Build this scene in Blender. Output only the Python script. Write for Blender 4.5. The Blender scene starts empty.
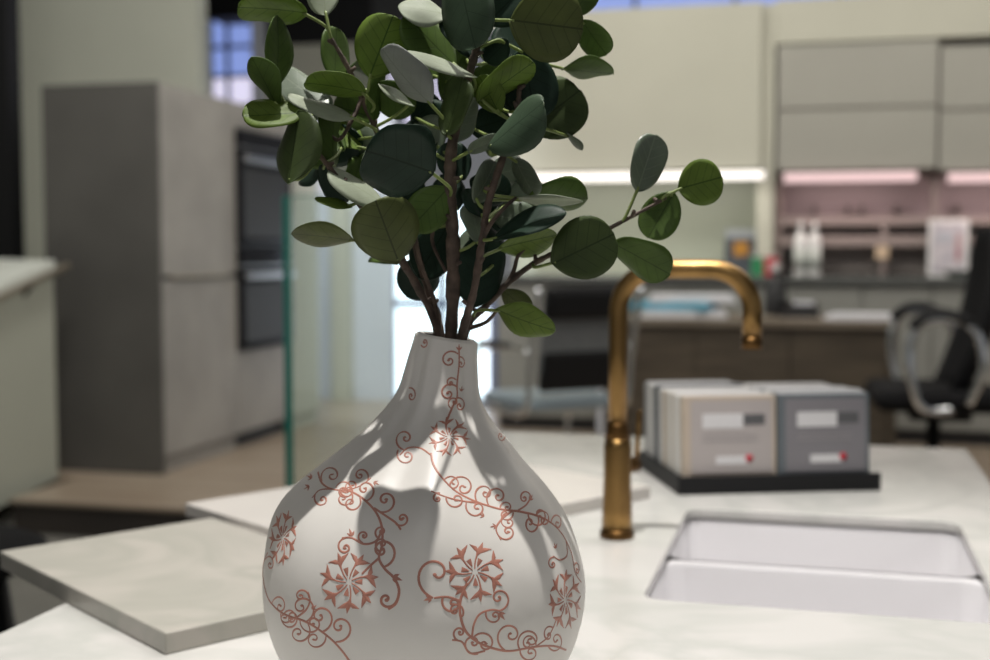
import bpy, bmesh, math, random
import numpy as np
from mathutils import Vector, Matrix, Euler
from mathutils.bvhtree import BVHTree

random.seed(7)
SC = bpy.context.scene
COL = SC.collection

# ------------------------------------------------------------------ camera
FPX = 1240.0
CAMZ = 1.22
YAW = math.radians(14.7)
PITCH = math.atan(80 / FPX)
cam_d = bpy.data.cameras.new('camera')
cam_d.sensor_width = 36.0
cam_d.lens = FPX / 990 * 36
cam_d.clip_start = 0.02
cam_d.clip_end = 60
cam_d.dof.use_dof = True
cam_d.dof.focus_distance = 0.76
cam_d.dof.aperture_fstop = 5.4
cam_d.dof.aperture_blades = 0
cam = bpy.data.objects.new('camera', cam_d)
COL.objects.link(cam)
cam.location = (0, 0, CAMZ)
cam.rotation_euler = (math.pi / 2 - PITCH, 0, YAW)
SC.camera = cam

# ------------------------------------------------------------------ world, lights, exposure
world = bpy.data.worlds.new('world')
SC.world = world
world.use_nodes = True
bg = world.node_tree.nodes['Background']
bg.inputs['Color'].default_value = (0.95, 0.96, 1.0, 1)
bg.inputs['Strength'].default_value = 0.24

SC.view_settings.view_transform = 'Standard'
SC.view_settings.look = 'None'
SC.view_settings.exposure = 0.14
SC.view_settings.gamma = 1.0
SC.view_settings.use_curve_mapping = False


def area(name, loc, sx, sy, power, color=(1, 1, 1), aim=None):
    l = bpy.data.lights.new(name, 'AREA')
    l.shape = 'RECTANGLE'
    l.size, l.size_y = sx, sy
    l.energy = power
    l.color = color
    o = bpy.data.objects.new(name, l)
    COL.objects.link(o)
    o.location = loc
    if aim is not None:
        o.rotation_euler = (Vector(aim) - Vector(loc)).to_track_quat('-Z', 'Y').to_euler()
    return o


def spot(name, loc, aim, power, angle, blend=0.4, radius=0.03, color=(1, 1, 1)):
    l = bpy.data.lights.new(name, 'SPOT')
    l.energy = power
    l.spot_size = math.radians(angle)
    l.spot_blend = blend
    l.shadow_soft_size = radius
    l.color = color
    o = bpy.data.objects.new(name, l)
    COL.objects.link(o)
    o.location = loc
    o.rotation_euler = (Vector(aim) - Vector(loc)).to_track_quat('-Z', 'Y').to_euler()
    return o


WARM = (1.0, 0.95, 0.86)
area('ceiling_light_island', (0.3, 2.2, 4.3), 1.2, 1.2, 40, (1.0, 0.97, 0.93))
area('ceiling_light_hall', (-1.7, 5.0, 4.3), 2.0, 1.4, 50, WARM)
area('ceiling_light_desk', (1.6, 5.2, 4.3), 2.4, 1.4, 65, WARM)
area('fill_light_left', (-2.2, 3.4, 4.3), 1.0, 1.0, 74, (1.0, 0.98, 0.91), aim=(-3.6, 7.6, 2.2))  # added fill, brightens the off-white wall on the left
area('fill_light_right', (0.2, 3.6, 4.3), 2.0, 0.8, 27, (1.0, 0.96, 0.86), aim=(0.0, 7.2, 2.0))  # added fill for the hood wall and cabinets on the right
spot('fill_spot_back', (-2.5, 6.2, 4.3), (-2.5, 8.3, 1.0), 420, 48, 0.6, 0.15, (0.90, 0.95, 1.0))  # added spot that lifts the white panels behind the glass
area('fill_light_front', (-0.5, -1.6, 3.6), 2.0, 1.2, 20, (1.0, 0.97, 0.93))  # added frontal fill from behind the camera
spot('spot_island', (-0.262, 0.79, 3.6), (-0.262, 0.79, 1.0), 325, 50, 0.6, 0.02, (1.0, 0.97, 0.92))

# ------------------------------------------------------------------ camera geometry helpers (to measure where things stand)
_f = np.array([-math.sin(YAW) * math.cos(PITCH), math.cos(YAW) * math.cos(PITCH), -math.sin(PITCH)])
_r = np.array([math.cos(YAW), math.sin(YAW), 0.0])
_u = np.cross(_r, _f)
_h = np.array([-math.sin(YAW), math.cos(YAW), 0.0])
_c = np.array([0, 0, CAMZ])
CAMV = Vector(_c)


def ray(x, y):
    return _f + _r * (x - 495) / FPX - _u * (y - 330) / FPX


def P(x, y, d):
    v = ray(x, y)
    return Vector(_c + v * (d / float(v @ _h)))


def PZ(x, y, z):
    v = ray(x, y)
    return Vector(_c + v * ((z - CAMZ) / v[2]))


def PY(x, y, Y):
    v = ray(x, y)
    return Vector(_c + v * (Y / v[1]))


def PX(x, y, X):
    v = ray(x, y)
    return Vector(_c + v * (X / v[0]))


# ------------------------------------------------------------------ materials
MATS = {}


def mat(name, col, rough=0.5, metal=0.0, var=0.0, vscale=8.0, bump=0.0, bscale=60.0, col2=None,
        emit=None, estr=0.0, spec=0.5, stretch=None, coat=0.0):
    if name in MATS:
        return MATS[name]
    m = bpy.data.materials.new(name)
    m.use_nodes = True
    nt = m.node_tree
    b = nt.nodes['Principled BSDF']
    b.inputs['Base Color'].default_value = (*col, 1)
    b.inputs['Roughness'].default_value = rough
    b.inputs['Metallic'].default_value = metal
    b.inputs['Specular IOR Level'].default_value = spec
    b.inputs['Coat Weight'].default_value = coat
    tc = nt.nodes.new('ShaderNodeTexCoord')
    src = tc.outputs['Object']
    if stretch:
        mp = nt.nodes.new('ShaderNodeMapping')
        mp.inputs['Scale'].default_value = stretch
        nt.links.new(src, mp.inputs['Vector'])
        src = mp.outputs['Vector']
    if var > 0 or col2:
        n = nt.nodes.new('ShaderNodeTexNoise')
        n.inputs['Scale'].default_value = vscale
        n.inputs['Detail'].default_value = 5
        nt.links.new(src, n.inputs['Vector'])
        r = nt.nodes.new('ShaderNodeValToRGB')
        c2 = col2 or tuple(max(0, c * (1 - var)) for c in col)
        r.color_ramp.elements[0].position = 0.35
        r.color_ramp.elements[1].position = 0.65
        r.color_ramp.elements[0].color = (*c2, 1)
        r.color_ramp.elements[1].color = (*col, 1)
        nt.links.new(n.outputs['Fac'], r.inputs['Fac'])
        nt.links.new(r.outputs['Color'], b.inputs['Base Color'])
    if bump > 0:
        n2 = nt.nodes.new('ShaderNodeTexNoise')
        n2.inputs['Scale'].default_value = bscale
        nt.links.new(src, n2.inputs['Vector'])
        bp = nt.nodes.new('ShaderNodeBump')
        bp.inputs['Strength'].default_value = bump
        bp.inputs['Distance'].default_value = 0.002
        nt.links.new(n2.outputs['Fac'], bp.inputs['Height'])
        nt.links.new(bp.outputs['Normal'], b.inputs['Normal'])
    if emit:
        b.inputs['Emission Color'].default_value = (*emit, 1)
        b.inputs['Emission Strength'].default_value = estr
    MATS[name] = m
    return m


def marble(name, base, vein, scale, rough=0.22):
    m = bpy.data.materials.new(name)
    m.use_nodes = True
    nt = m.node_tree
    b = nt.nodes['Principled BSDF']
    b.inputs['Roughness'].default_value = rough
    tc = nt.nodes.new('ShaderNodeTexCoord')
    n1 = nt.nodes.new('ShaderNodeTexNoise')
    n1.inputs['Scale'].default_value = scale
    n1.inputs['Detail'].default_value = 6
    n1.inputs['Distortion'].default_value = 1.6
    nt.links.new(tc.outputs['Object'], n1.inputs['Vector'])
    r = nt.nodes.new('ShaderNodeValToRGB')
    e = r.color_ramp.elements
    e[0].position = 0.40
    e[0].color = (*base, 1)
    e[1].position = 0.62
    e[1].color = (*base, 1)
    x = e.new(0.52)
    x.color = (*vein, 1)
    nt.links.new(n1.outputs['Fac'], r.inputs['Fac'])
    nt.links.new(r.outputs['Color'], b.inputs['Base Color'])
    MATS[name] = m
    return m


def leafmat(name, col, vein, rough=0.5, trans=0.3, spec=0.28):
    m = bpy.data.materials.new(name)
    m.use_nodes = True
    nt = m.node_tree
    N, L = nt.nodes, nt.links
    b = N['Principled BSDF']
    out = N['Material Output']
    b.inputs['Roughness'].default_value = rough
    b.inputs['Specular IOR Level'].default_value = spec
    uv = N.new('ShaderNodeUVMap')
    sp = N.new('ShaderNodeSeparateXYZ')
    L.new(uv.outputs['UV'], sp.inputs['Vector'])

    def math_(op, a, bb=None, c=None):
        n = N.new('ShaderNodeMath')
        n.operation = op
        for i, v in enumerate((a, bb, c)):
            if v is None:
                continue
            if isinstance(v, (int, float)):
                n.inputs[i].default_value = v
            else:
                L.new(v, n.inputs[i])
        return n.outputs[0]
    av = math_('ABSOLUTE', math_('SUBTRACT', sp.outputs['Y'], 0.5))
    mid = math_('LESS_THAN', av, 0.012)
    s = math_('FRACT', math_('MULTIPLY_ADD', math_('MULTIPLY_ADD', av, -0.62, sp.outputs['X']), 5.5, 1.0))
    side = math_('MULTIPLY', math_('LESS_THAN', s, 0.085), math_('LESS_THAN', av, 0.36))
    vn = math_('MAXIMUM', math_('MULTIPLY', mid, 0.8), math_('MULTIPLY', side, 0.42))
    n1 = N.new('ShaderNodeTexNoise')
    n1.inputs['Scale'].default_value = 45
    n1.inputs['Detail'].default_value = 4
    tc = N.new('ShaderNodeTexCoord')
    L.new(tc.outputs['Object'], n1.inputs['Vector'])
    r = N.new('ShaderNodeValToRGB')
    r.color_ramp.elements[0].position = 0.3
    r.color_ramp.elements[1].position = 0.7
    r.color_ramp.elements[0].color = (*[c * 0.78 for c in col], 1)
    r.color_ramp.elements[1].color = (*[min(1, c * 1.12) for c in col], 1)
    L.new(n1.outputs['Fac'], r.inputs['Fac'])
    mx = N.new('ShaderNodeMix')
    mx.data_type = 'RGBA'
    L.new(vn, mx.inputs['Factor'])
    L.new(r.outputs['Color'], mx.inputs['A'])
    mx.inputs['B'].default_value = (*vein, 1)
    L.new(mx.outputs['Result'], b.inputs['Base Color'])
    bp = N.new('ShaderNodeBump')
    bp.inputs['Strength'].default_value = 0.35
    bp.inputs['Distance'].default_value = 0.0008
    hh = math_('ADD', math_('MULTIPLY', vn, -1.0), math_('MULTIPLY', n1.outputs['Fac'], 0.8))
    L.new(hh, bp.inputs['Height'])
    L.new(bp.outputs['Normal'], b.inputs['Normal'])
    tr = N.new('ShaderNodeBsdfTranslucent')
    L.new(mx.outputs['Result'], tr.inputs['Color'])
    ms = N.new('ShaderNodeMixShader')
    ms.inputs['Fac'].default_value = trans
    L.new(b.outputs['BSDF'], ms.inputs[1])
    L.new(tr.outputs['BSDF'], ms.inputs[2])
    L.new(ms.outputs['Shader'], out.inputs['Surface'])
    MATS[name] = m
    return m


def glassmat(name, tint, alpha):
    m = bpy.data.materials.new(name)
    m.use_nodes = True
    nt = m.node_tree
    N, L = nt.nodes, nt.links
    N.remove(N['Principled BSDF'])
    t = N.new('ShaderNodeBsdfTransparent')
    t.inputs['Color'].default_value = (*tint, 1)
    g = N.new('ShaderNodeBsdfGlossy')
    g.inputs['Roughness'].default_value = 0.03
    g.inputs['Color'].default_value = (0.9, 1.0, 0.97, 1)
    ms = N.new('ShaderNodeMixShader')
    ms.inputs['Fac'].default_value = alpha
    L.new(t.outputs[0], ms.inputs[1])
    L.new(g.outputs[0], ms.inputs[2])
    L.new(ms.outputs[0], N['Material Output'].inputs['Surface'])
    MATS[name] = m
    return m


M_wall = mat('wall_paint', (0.52, 0.51, 0.43), 0.9, var=0.05, vscale=2)
M_wallw = mat('wall_white', (0.52, 0.53, 0.46), 0.9, var=0.06, vscale=1.5)
M_panel = mat('grey_panel', (0.36, 0.35, 0.31), 0.7, var=0.05, vscale=2)
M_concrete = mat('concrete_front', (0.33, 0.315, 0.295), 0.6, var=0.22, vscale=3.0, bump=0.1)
M_concrete_shaded = mat('concrete_shaded', (0.105, 0.10, 0.092), 0.65, var=0.18, vscale=3.0, bump=0.1)  # darker copy of the concrete, shade of the cabinet end put into colour
M_black = mat('black_satin', (0.007, 0.007, 0.008), 0.55, spec=0.3)
M_blackm = mat('black_matt', (0.008, 0.008, 0.009), 0.9, spec=0.2, bump=0.2, bscale=300)
M_dark = mat('dark_grey', (0.03, 0.03, 0.032), 0.6)
M_oven = mat('oven_glass', (0.008, 0.008, 0.010), 0.10, spec=0.25)
M_steel = mat('steel', (0.55, 0.55, 0.55), 0.3, 1.0)
M_chrome = mat('chrome', (0.75, 0.77, 0.8), 0.08, 1.0)
M_wood = mat('oak_floor', (0.33, 0.275, 0.215), 0.32, stretch=(0.6, 8, 1), vscale=2.5, col2=(0.25, 0.19, 0.14))
M_woodd = mat('brown_wood', (0.085, 0.066, 0.045), 0.55, stretch=(1.2, 1, 9), vscale=3, col2=(0.05, 0.038, 0.026))
M_wooddt = mat('brown_wood_top', (0.20, 0.17, 0.135), 0.4, stretch=(1, 8, 1), vscale=3, col2=(0.15, 0.12, 0.09))
M_riser = mat('riser_dark', (0.045, 0.036, 0.030), 0.7, stretch=(1, 1, 6), vscale=3, var=0.3)
M_floor = mat('floor_grey', (0.16, 0.155, 0.14), 0.5, var=0.15, vscale=4)
M_marble = marble('white_marble', (0.60, 0.585, 0.565), (0.51, 0.51, 0.485), 3.2)
M_slab = marble('beige_marble', (0.43, 0.405, 0.365), (0.36, 0.35, 0.31), 5.0, 0.3)
M_slab2 = marble('cream_marble', (0.56, 0.53, 0.495), (0.53, 0.50, 0.47), 4.0, 0.3)
M_sink = mat('sink_white', (0.66, 0.645, 0.665), 0.35)
M_brass = mat('aged_brass', (0.33, 0.20, 0.075), 0.34, 1.0, var=0.45, vscale=26, stretch=(1, 1, 0.25))
M_brassd = mat('dark_brass', (0.13, 0.07, 0.025), 0.42, 1.0, var=0.3, vscale=40)
M_vase = mat('vase_ceramic', (0.66, 0.635, 0.60), 0.42, var=0.05, vscale=14, bump=0.12, bscale=45, spec=0.45)
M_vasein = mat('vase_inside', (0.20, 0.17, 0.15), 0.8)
M_scroll = mat('terracotta_glaze', (0.47, 0.205, 0.15), 0.42, var=0.25, vscale=60)
M_bark = mat('bark', (0.11, 0.075, 0.055), 0.75, var=0.55, vscale=120, bump=0.6, bscale=220)
M_petiole = mat('petiole_green', (0.20, 0.26, 0.07), 0.5, var=0.2, vscale=40)
LM = {
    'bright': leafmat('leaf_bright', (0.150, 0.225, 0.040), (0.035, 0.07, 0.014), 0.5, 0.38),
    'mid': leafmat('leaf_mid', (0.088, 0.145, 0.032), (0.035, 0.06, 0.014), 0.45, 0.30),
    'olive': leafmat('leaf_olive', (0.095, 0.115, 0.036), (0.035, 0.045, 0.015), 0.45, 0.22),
    'dark': leafmat('leaf_shaded_dark', (0.018, 0.036, 0.024), (0.008, 0.018, 0.009), 0.45, 0.08, 0.15),  # green darkened, shade on leaves turned from the lamp put into colour
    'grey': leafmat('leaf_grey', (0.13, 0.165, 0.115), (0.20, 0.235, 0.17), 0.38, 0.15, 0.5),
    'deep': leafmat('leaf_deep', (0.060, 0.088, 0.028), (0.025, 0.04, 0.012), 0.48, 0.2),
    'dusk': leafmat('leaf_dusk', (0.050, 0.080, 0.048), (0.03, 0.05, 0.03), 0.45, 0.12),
    'pale': leafmat('leaf_pale', (0.35, 0.39, 0.29), (0.28, 0.32, 0.22), 0.5, 0.25),
    'silver': leafmat('leaf_silver', (0.27, 0.285, 0.265), (0.21, 0.225, 0.205), 0.55, 0.15),
}
M_leafback = leafmat('leaf_underside', (0.27, 0.33, 0.22), (0.2, 0.26, 0.15), 0.6, 0.3)
M_glass = glassmat('green_glass', (0.93, 0.975, 0.96), 0.06)
M_glassedge = mat('glass_edge', (0.03, 0.27, 0.21), 0.2)
M_led = mat('led_white', (.4, .4, .4), 0.5, emit=(1.0, 0.93, 0.85), estr=1.5)
M_ledp = mat('led_pink', (.3, .25, .25), 0.5, emit=(1.0, 0.68, 0.68), estr=0.72)
M_sky = mat('window_daylight', (0.2, 0.25, 0.4), 0.3, emit=(0.33, 0.45, 0.98), estr=0.62, col2=(0.2, 0.25, 0.4))
M_skyp = mat('window_daylight_pale', (0.4, 0.4, 0.4), 0.3, emit=(0.78, 0.74, 0.95), estr=0.85)
M_day = mat('door_daylight', (0.5, 0.5, 0.5), 0.3, emit=(0.78, 0.89, 1.0), estr=2.2)
M_frame = mat('window_frame', (0.14, 0.17, 0.28), 0.5)
M_white = mat('white_plastic', (0.72, 0.72, 0.71), 0.5)
M_lav = mat('lavender_white', (0.60, 0.62, 0.68), 0.5)
M_shelf = mat('shelf_taupe', (0.26, 0.215, 0.20), 0.6)
M_shelfd = mat('shelf_shade_taupe', (0.24, 0.21, 0.195), 0.7)
M_splash = mat('backsplash_green', (0.50, 0.53, 0.43), 0.35)
M_splashp = mat('backsplash_pink_lit', (0.50, 0.42, 0.42), 0.4)  # glow of the pink light bars mixed into the base colour
M_base = mat('base_grey', (0.25, 0.25, 0.23), 0.5, var=0.06, vscale=3)
M_ctop = mat('counter_dark', (0.10, 0.105, 0.10), 0.2)
M_paper = mat('paper', (0.68, 0.68, 0.72), 0.7)
M_paperb = mat('paper_blue', (0.10, 0.38, 0.52), 0.6)
M_red = mat('red_print', (0.50, 0.02, 0.04), 0.5)
M_green = mat('green_print', (0.03, 0.25, 0.10), 0.5)
M_orange = mat('orange_print', (0.48, 0.22, 0.03), 0.5)
M_mesh = mat('mesh_grey', (0.075, 0.08, 0.085), 0.6, var=0.3, vscale=90)
M_meshl = mat('mesh_pale_grey', (0.20, 0.21, 0.215), 0.5, var=0.3, vscale=90)
M_seat = mat('seat_blue_reflection', (0.26, 0.32, 0.36), 0.25)  # bluish reflection on the seat put into its base colour
M_greenwhite = mat('greenish_white', (0.36, 0.37, 0.315), 0.6, var=0.06, vscale=2)
M_topwhite = mat('display_top', (0.55, 0.57, 0.53), 0.35)
M_rail = mat('rail_bronze', (0.34, 0.30, 0.24), 0.4, 0.6)


# ------------------------------------------------------------------ object helpers
def mesh_obj(name, verts, faces, m, parent=None, smooth=False, uvs=None):
    me = bpy.data.meshes.new(name)
    me.from_pydata([tuple(v) for v in verts], [], faces)
    mm = m if isinstance(m, (list, tuple)) else [m]
    for x in mm:
        me.materials.append(x)
    if smooth:
        me.polygons.foreach_set('use_smooth', [True] * len(me.polygons))
    if uvs is not None:
        ul = me.uv_layers.new(name='UVMap')
        for lp in me.loops:
            ul.data[lp.index].uv = uvs[lp.vertex_index]
    me.update()
    o = bpy.data.objects.new(name, me)
    COL.objects.link(o)
    if parent:
        o.parent = parent
    return o


def bm_obj(name, bm, m, parent=None, smooth=False):
    me = bpy.data.meshes.new(name)
    bmesh.ops.recalc_face_normals(bm, faces=bm.faces)
    bm.to_mesh(me)
    bm.free()
    for x in (m if isinstance(m, (list, tuple)) else [m]):
        me.materials.append(x)
    if smooth:
        me.polygons.foreach_set('use_smooth', [True] * len(me.polygons))
    o = bpy.data.objects.new(name, me)
    COL.objects.link(o)
    if parent:
        o.parent = parent
    return o


def add_box(bm, x0, x1, y0, y1, z0, z1, bev=0.0, M=None):
    r = bmesh.ops.create_cube(bm, size=1.0)
    vs = r['verts']
    for v in vs:
        v.co = Vector(((x0 + x1) / 2 + v.co.x * (x1 - x0), (y0 + y1) / 2 + v.co.y * (y1 - y0), (z0 + z1) / 2 + v.co.z * (z1 - z0)))
    if bev > 0:
        es = list({e for v in vs for e in v.link_edges})
        rb = bmesh.ops.bevel(bm, geom=es, offset=bev, segments=2, affect='EDGES', profile=0.5)
        vs = list({v for f in rb['faces'] for v in f.verts} | {v for v in vs if v.is_valid})
    if M is not None:
        bmesh.ops.transform(bm, matrix=M, verts=[v for v in vs if v.is_valid])


def box(name, x0, x1, y0, y1, z0, z1, m, parent=None, bev=0.003, M=None):
    bm = bmesh.new()
    add_box(bm, min(x0, x1), max(x0, x1), min(y0, y1), max(y0, y1), min(z0, z1), max(z0, z1), bev, M)
    return bm_obj(name, bm, m, parent)


def tube_data(pts, radii, seg=10, caps=True):
    pts = [Vector(p) for p in pts]
    n = len(pts)
    if isinstance(radii, (int, float)):
        radii = [radii] * n
    verts, faces = [], []
    up = None
    for i in range(n):
        t = (pts[min(i + 1, n - 1)] - pts[max(i - 1, 0)]).normalized()
        if up is None:
            a = Vector((0, 0, 1)) if abs(t.z) < 0.9 else Vector((1, 0, 0))
            up = t.cross(a).normalized()
        up = (up - t * up.dot(t)).normalized()
        w = t.cross(up)
        for k in range(seg):
            a = 2 * math.pi * k / seg
            verts.append(pts[i] + (up * math.cos(a) + w * math.sin(a)) * radii[i])
    for i in range(n - 1):
        for k in range(seg):
            k2 = (k + 1) % seg
            faces.append((i * seg + k, i * seg + k2, (i + 1) * seg + k2, (i + 1) * seg + k))
    if caps:
        faces.append(tuple(range(seg))[::-1])
        faces.append(tuple(range((n - 1) * seg, n * seg)))
    return verts, faces


def tube(name, pts, radii, m, parent=None, seg=10):
    v, f = tube_data(pts, radii, seg)
    return mesh_obj(name, v, f, m, parent, True)


def smooth_path(pts, n=8, closed=False):
    P_ = [np.array(p, float) for p in pts]
    out = []
    for i in range(len(P_) - 1):
        p0 = P_[max(i - 1, 0)]
        p1, p2 = P_[i], P_[i + 1]
        p3 = P_[min(i + 2, len(P_) - 1)]
        for k in range(n):
            t = k / n
            out.append(0.5 * ((2 * p1) + (-p0 + p2) * t + (2 * p0 - 5 * p1 + 4 * p2 - p3) * t * t + (-p0 + 3 * p1 - 3 * p2 + p3) * t ** 3))
    out.append(P_[-1])
    return out


def lathe(name, prof, m, parent=None, seg=32, origin=(0, 0, 0), smooth=True):
    verts, faces = [], []
    o = Vector(origin)
    for r, z in prof:
        for k in range(seg):
            a = 2 * math.pi * k / seg
            verts.append(o + Vector((r * math.cos(a), r * math.sin(a), z)))
    for i in range(len(prof) - 1):
        for k in range(seg):
            k2 = (k + 1) % seg
            faces.append((i * seg + k, i * seg + k2, (i + 1) * seg + k2, (i + 1) * seg + k))
    faces.append(tuple(range(seg))[::-1])
    faces.append(tuple(range((len(prof) - 1) * seg, len(prof) * seg)))
    return mesh_obj(name, verts, faces, m, parent, smooth)


def tag(o, label, cat, group=None):
    o['label'] = label
    o['category'] = cat
    if group:
        o['group'] = group
    return o


def struct(o, label=None, cat=None):
    o['kind'] = 'structure'
    if label:
        o['label'] = label
        o['category'] = cat
    return o


def thing(name, loc, label, cat, rotz=0.0, group=None):
    o = bpy.data.objects.new(name, None)
    o.empty_display_size = 0.05
    COL.objects.link(o)
    o.location = loc
    o.rotation_euler = (0, 0, rotz)
    return tag(o, label, cat, group)


# ------------------------------------------------------------------ the room
PLZ = 0.15
struct(box('floor', -9, 9, -5, 13, -0.1, 0.0, M_floor, bev=0), 'grey floor of the showroom around the island', 'floor')
pl = struct(box('platform', -3.36, 9, 4.60, 12.9, 0.0, PLZ - 0.02, M_riser, bev=0), 'raised timber platform with a dark riser below the tall cabinet', 'platform')
box('platform_deck', -3.37, 9, 4.585, 12.9, PLZ - 0.02, PLZ, M_wood, pl, bev=0.004)
box('platform_deck', -4.8, -3.372, 5.075, 12.9, 0.0, PLZ, M_wood, pl, bev=0.004)
struct(box('wall_left_end', -6.3, -6.2, -5, 12.9, 0.0, 4.6, M_wallw, bev=0), 'plain off-white side wall of the hall', 'wall')
struct(box('ceiling', -9, 9, -5, 13, 4.6, 4.7, M_dark, bev=0), 'dark showroom ceiling', 'ceiling')

# wall column behind the tall cabinet, with the black partition beside it
Yc = 7.6
a, b = PY(-60, 0, Yc), PY(208, 60, Yc + 0.15)
struct(box('wall_left', a.x, b.x, Yc, Yc + 0.15, 0.0, 4.5, M_wallw, bev=0.004), 'plain off-white wall behind the tall grey cabinet', 'wall')
Yb = 5.4
a, b = PY(-120, 0, Yb), PY(22, 120, Yb + 0.1)
struct(box('wall_left_dark', a.x, b.x, Yb, Yb + 0.1, 0.0, 4.5, M_black, bev=0.003), 'black partition at the left edge beside the white wall', 'wall')

# far wall: dark bulkhead, pale panel, window bands and daylit doorway
Yf = 12.0


def fbox(name, x0, x1, y0, y1, Y, depth, m, parent=None, bev=0.004):
    a, b = PY(x0, y1, Y), PY(x1, y0, Y)
    za, zb = PY((x0 + x1) / 2, y1, Y).z, PY((x0 + x1) / 2, y0, Y).z
    return box(name, a.x, b.x, Y, Y + depth, za, zb, m, parent, bev)


a = PY(-40, 0, Yf)
struct(box('wall_back_far', a.x, 9, Yf + 0.12, Yf + 0.3, 0.0, 4.6, M_lav, bev=0), 'far wall at the back of the hall', 'wall')
def window(name, x0, x1, y0, y1, Y, m, ncol, nrow, label, fr=0.02, m2=None):
    w = bpy.data.objects.new(name, None)
    COL.objects.link(w)
    c = PY((x0 + x1) / 2, y1, Y)
    w.location = c
    struct(w, label, 'window')
    A, B = PY(x0, (y0 + y1) / 2, Y), PY(x1, (y0 + y1) / 2, Y)
    z0, z1 = c.z, PY((x0 + x1) / 2, y0, Y).z
    X0, X1 = A.x - c.x, B.x - c.x
    H = z1 - z0
    for i in range(ncol):
        for j in range(nrow):
            box('pane', X0 + (X1 - X0) * i / ncol + fr, X0 + (X1 - X0) * (i + 1) / ncol - fr, -0.01, 0.01,
                H * j / nrow + fr, H * (j + 1) / nrow - fr, m2 if (m2 and j == 0) else m, w, 0)
    for i in range(ncol + 1):
        x = X0 + (X1 - X0) * i / ncol
        box('mullion', x - fr, x + fr, -0.04, 0.05, 0, H, M_frame, w, 0)
    for j in range(nrow + 1):
        z = H * j / nrow
        box('transom', X0, X1, -0.035, 0.045, z - fr, z + fr, M_frame, w, 0)
    return w


window('window_1', 196, 262, 18, 106, Yf, M_sky, 2, 3, 'blue daylit window high on the far wall right of the white wall', m2=M_skyp)
window('window_2', 372, 470, 22, 128, Yf, M_skyp, 3, 2, 'pale lavender window seen between the leaves')
window('window_3', 540, 1060, -60, 22, Yf, M_sky, 5, 1, 'blue window band above the hood wall')
window('door_1', 393, 494, 205, 401, 8.35, M_day, 2, 2, 'bright daylit glass door behind the vase neck', fr=0.025)
struct(fbox('trim_1', 263, 372, -30, 44, 11.0, 0.4, M_black), 'black bulkhead above the pale panel', 'bulkhead')
struct(fbox('trim_2', 206, 262, -40, 17, 11.0, 0.4, M_black), 'black bulkhead above the blue window', 'bulkhead')
struct(fbox('trim_3', 372, 470, -40, 20, 11.0, 0.4, M_dark), 'dark bulkhead above the lavender window', 'bulkhead')
struct(fbox('trim_4', 262, 372, 44, 112, 11.0, 0.4, M_wall), 'pale beige panel below the black bulkhead', 'panel')
struct(fbox('trim_5', 252, 262, 15, 112, 10.9, 0.4, M_lav), 'narrow white post beside the blue window', 'post')
# white wall panels beside the bright door
struct(fbox('wall_back_white', 200, 392, 112, 401, 8.3, 0.2, M_lav), 'white wall panels behind the glass screen', 'wall')
struct(fbox('wall_back_beige', 331, 347, 112, 401, 8.2, 0.1, M_wall), 'narrow beige post on the white wall behind the glass', 'post')

# hood wall and main back wall on the right
Yu = 7.28
Yh = 7.2
hl, hr = PY(495, 176, Yh), PY(760, 176, Yh)
hz0, hz1 = PY(650, 170, Yh).z, PY(650, 7, Yh).z
wb = struct(box('wall_back', hl.x, 6.0, Yh + 0.55, Yh + 0.75, PLZ, hz1 + 0.03, M_wall, bev=0), 'main beige back wall of the kitchen display', 'wall')
struct(box('wall_back_hood', hl.x, hr.x, Yh, Yh + 0.54, hz0, hz1, M_wall, bev=0.004), 'beige boxed-in hood wall above the white light bar', 'wall')
struct(box('wall_back_splash', hl.x, hr.x - 0.02, Yh + 0.50, Yh + 0.545, PLZ + 0.8, hz0 - 0.01, M_splash, bev=0), 'pale green glass backsplash under the white light bar', 'backsplash')
struct(box('trim_6', hr.x - 0.02, PY(773, 176, Yh).x, Yu - 0.01, Yh + 0.545, PLZ, hz1, M_wall, bev=0.003), 'beige end panel between hood wall and wall units', 'panel')


def light_bar(x0, x1, y0, y1, Y, m, label, power=3.5, col=(1, 0.95, 0.86)):
    a, b = PY(x0, y1, Y), PY(x1, y0, Y)
    t = thing('light_bar', ((a.x + b.x) / 2, Y, a.z), label, 'light', group='under-cabinet light bars')
    w, h = (b.x - a.x) / 2, b.z - a.z
    box('housing', -w - 0.01, w + 0.01, 0.012, 0.05, 0.0, h + 0.004, M_shelf, t, 0.002)
    box('diffuser', -w, w, -0.012, 0.012, 0, h, m, t, 0.006)
    l = area('bar_light', (0, 0.0, -0.012), 1.8 * w, 0.03, power, col, aim=(0, 0.25, -0.6))
    l.parent = t
    return t


light_bar(500, 764, 171, 182.5, Yh - 0.03, M_led, 'long white light bar under the hood wall')
Yu = 7.28
light_bar(784, 917, 171.5, 182.5, Yu - 0.03, M_ledp, 'pink-white light bar under the wall cabinets, between end panel and seam', 1.2, (1, 0.74, 0.72))
light_bar(948, 1075, 171.5, 182.5, Yu - 0.03, M_ledp, 'pink-white light bar cut by the right edge of the photo', 1.2, (1, 0.74, 0.72))


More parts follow.
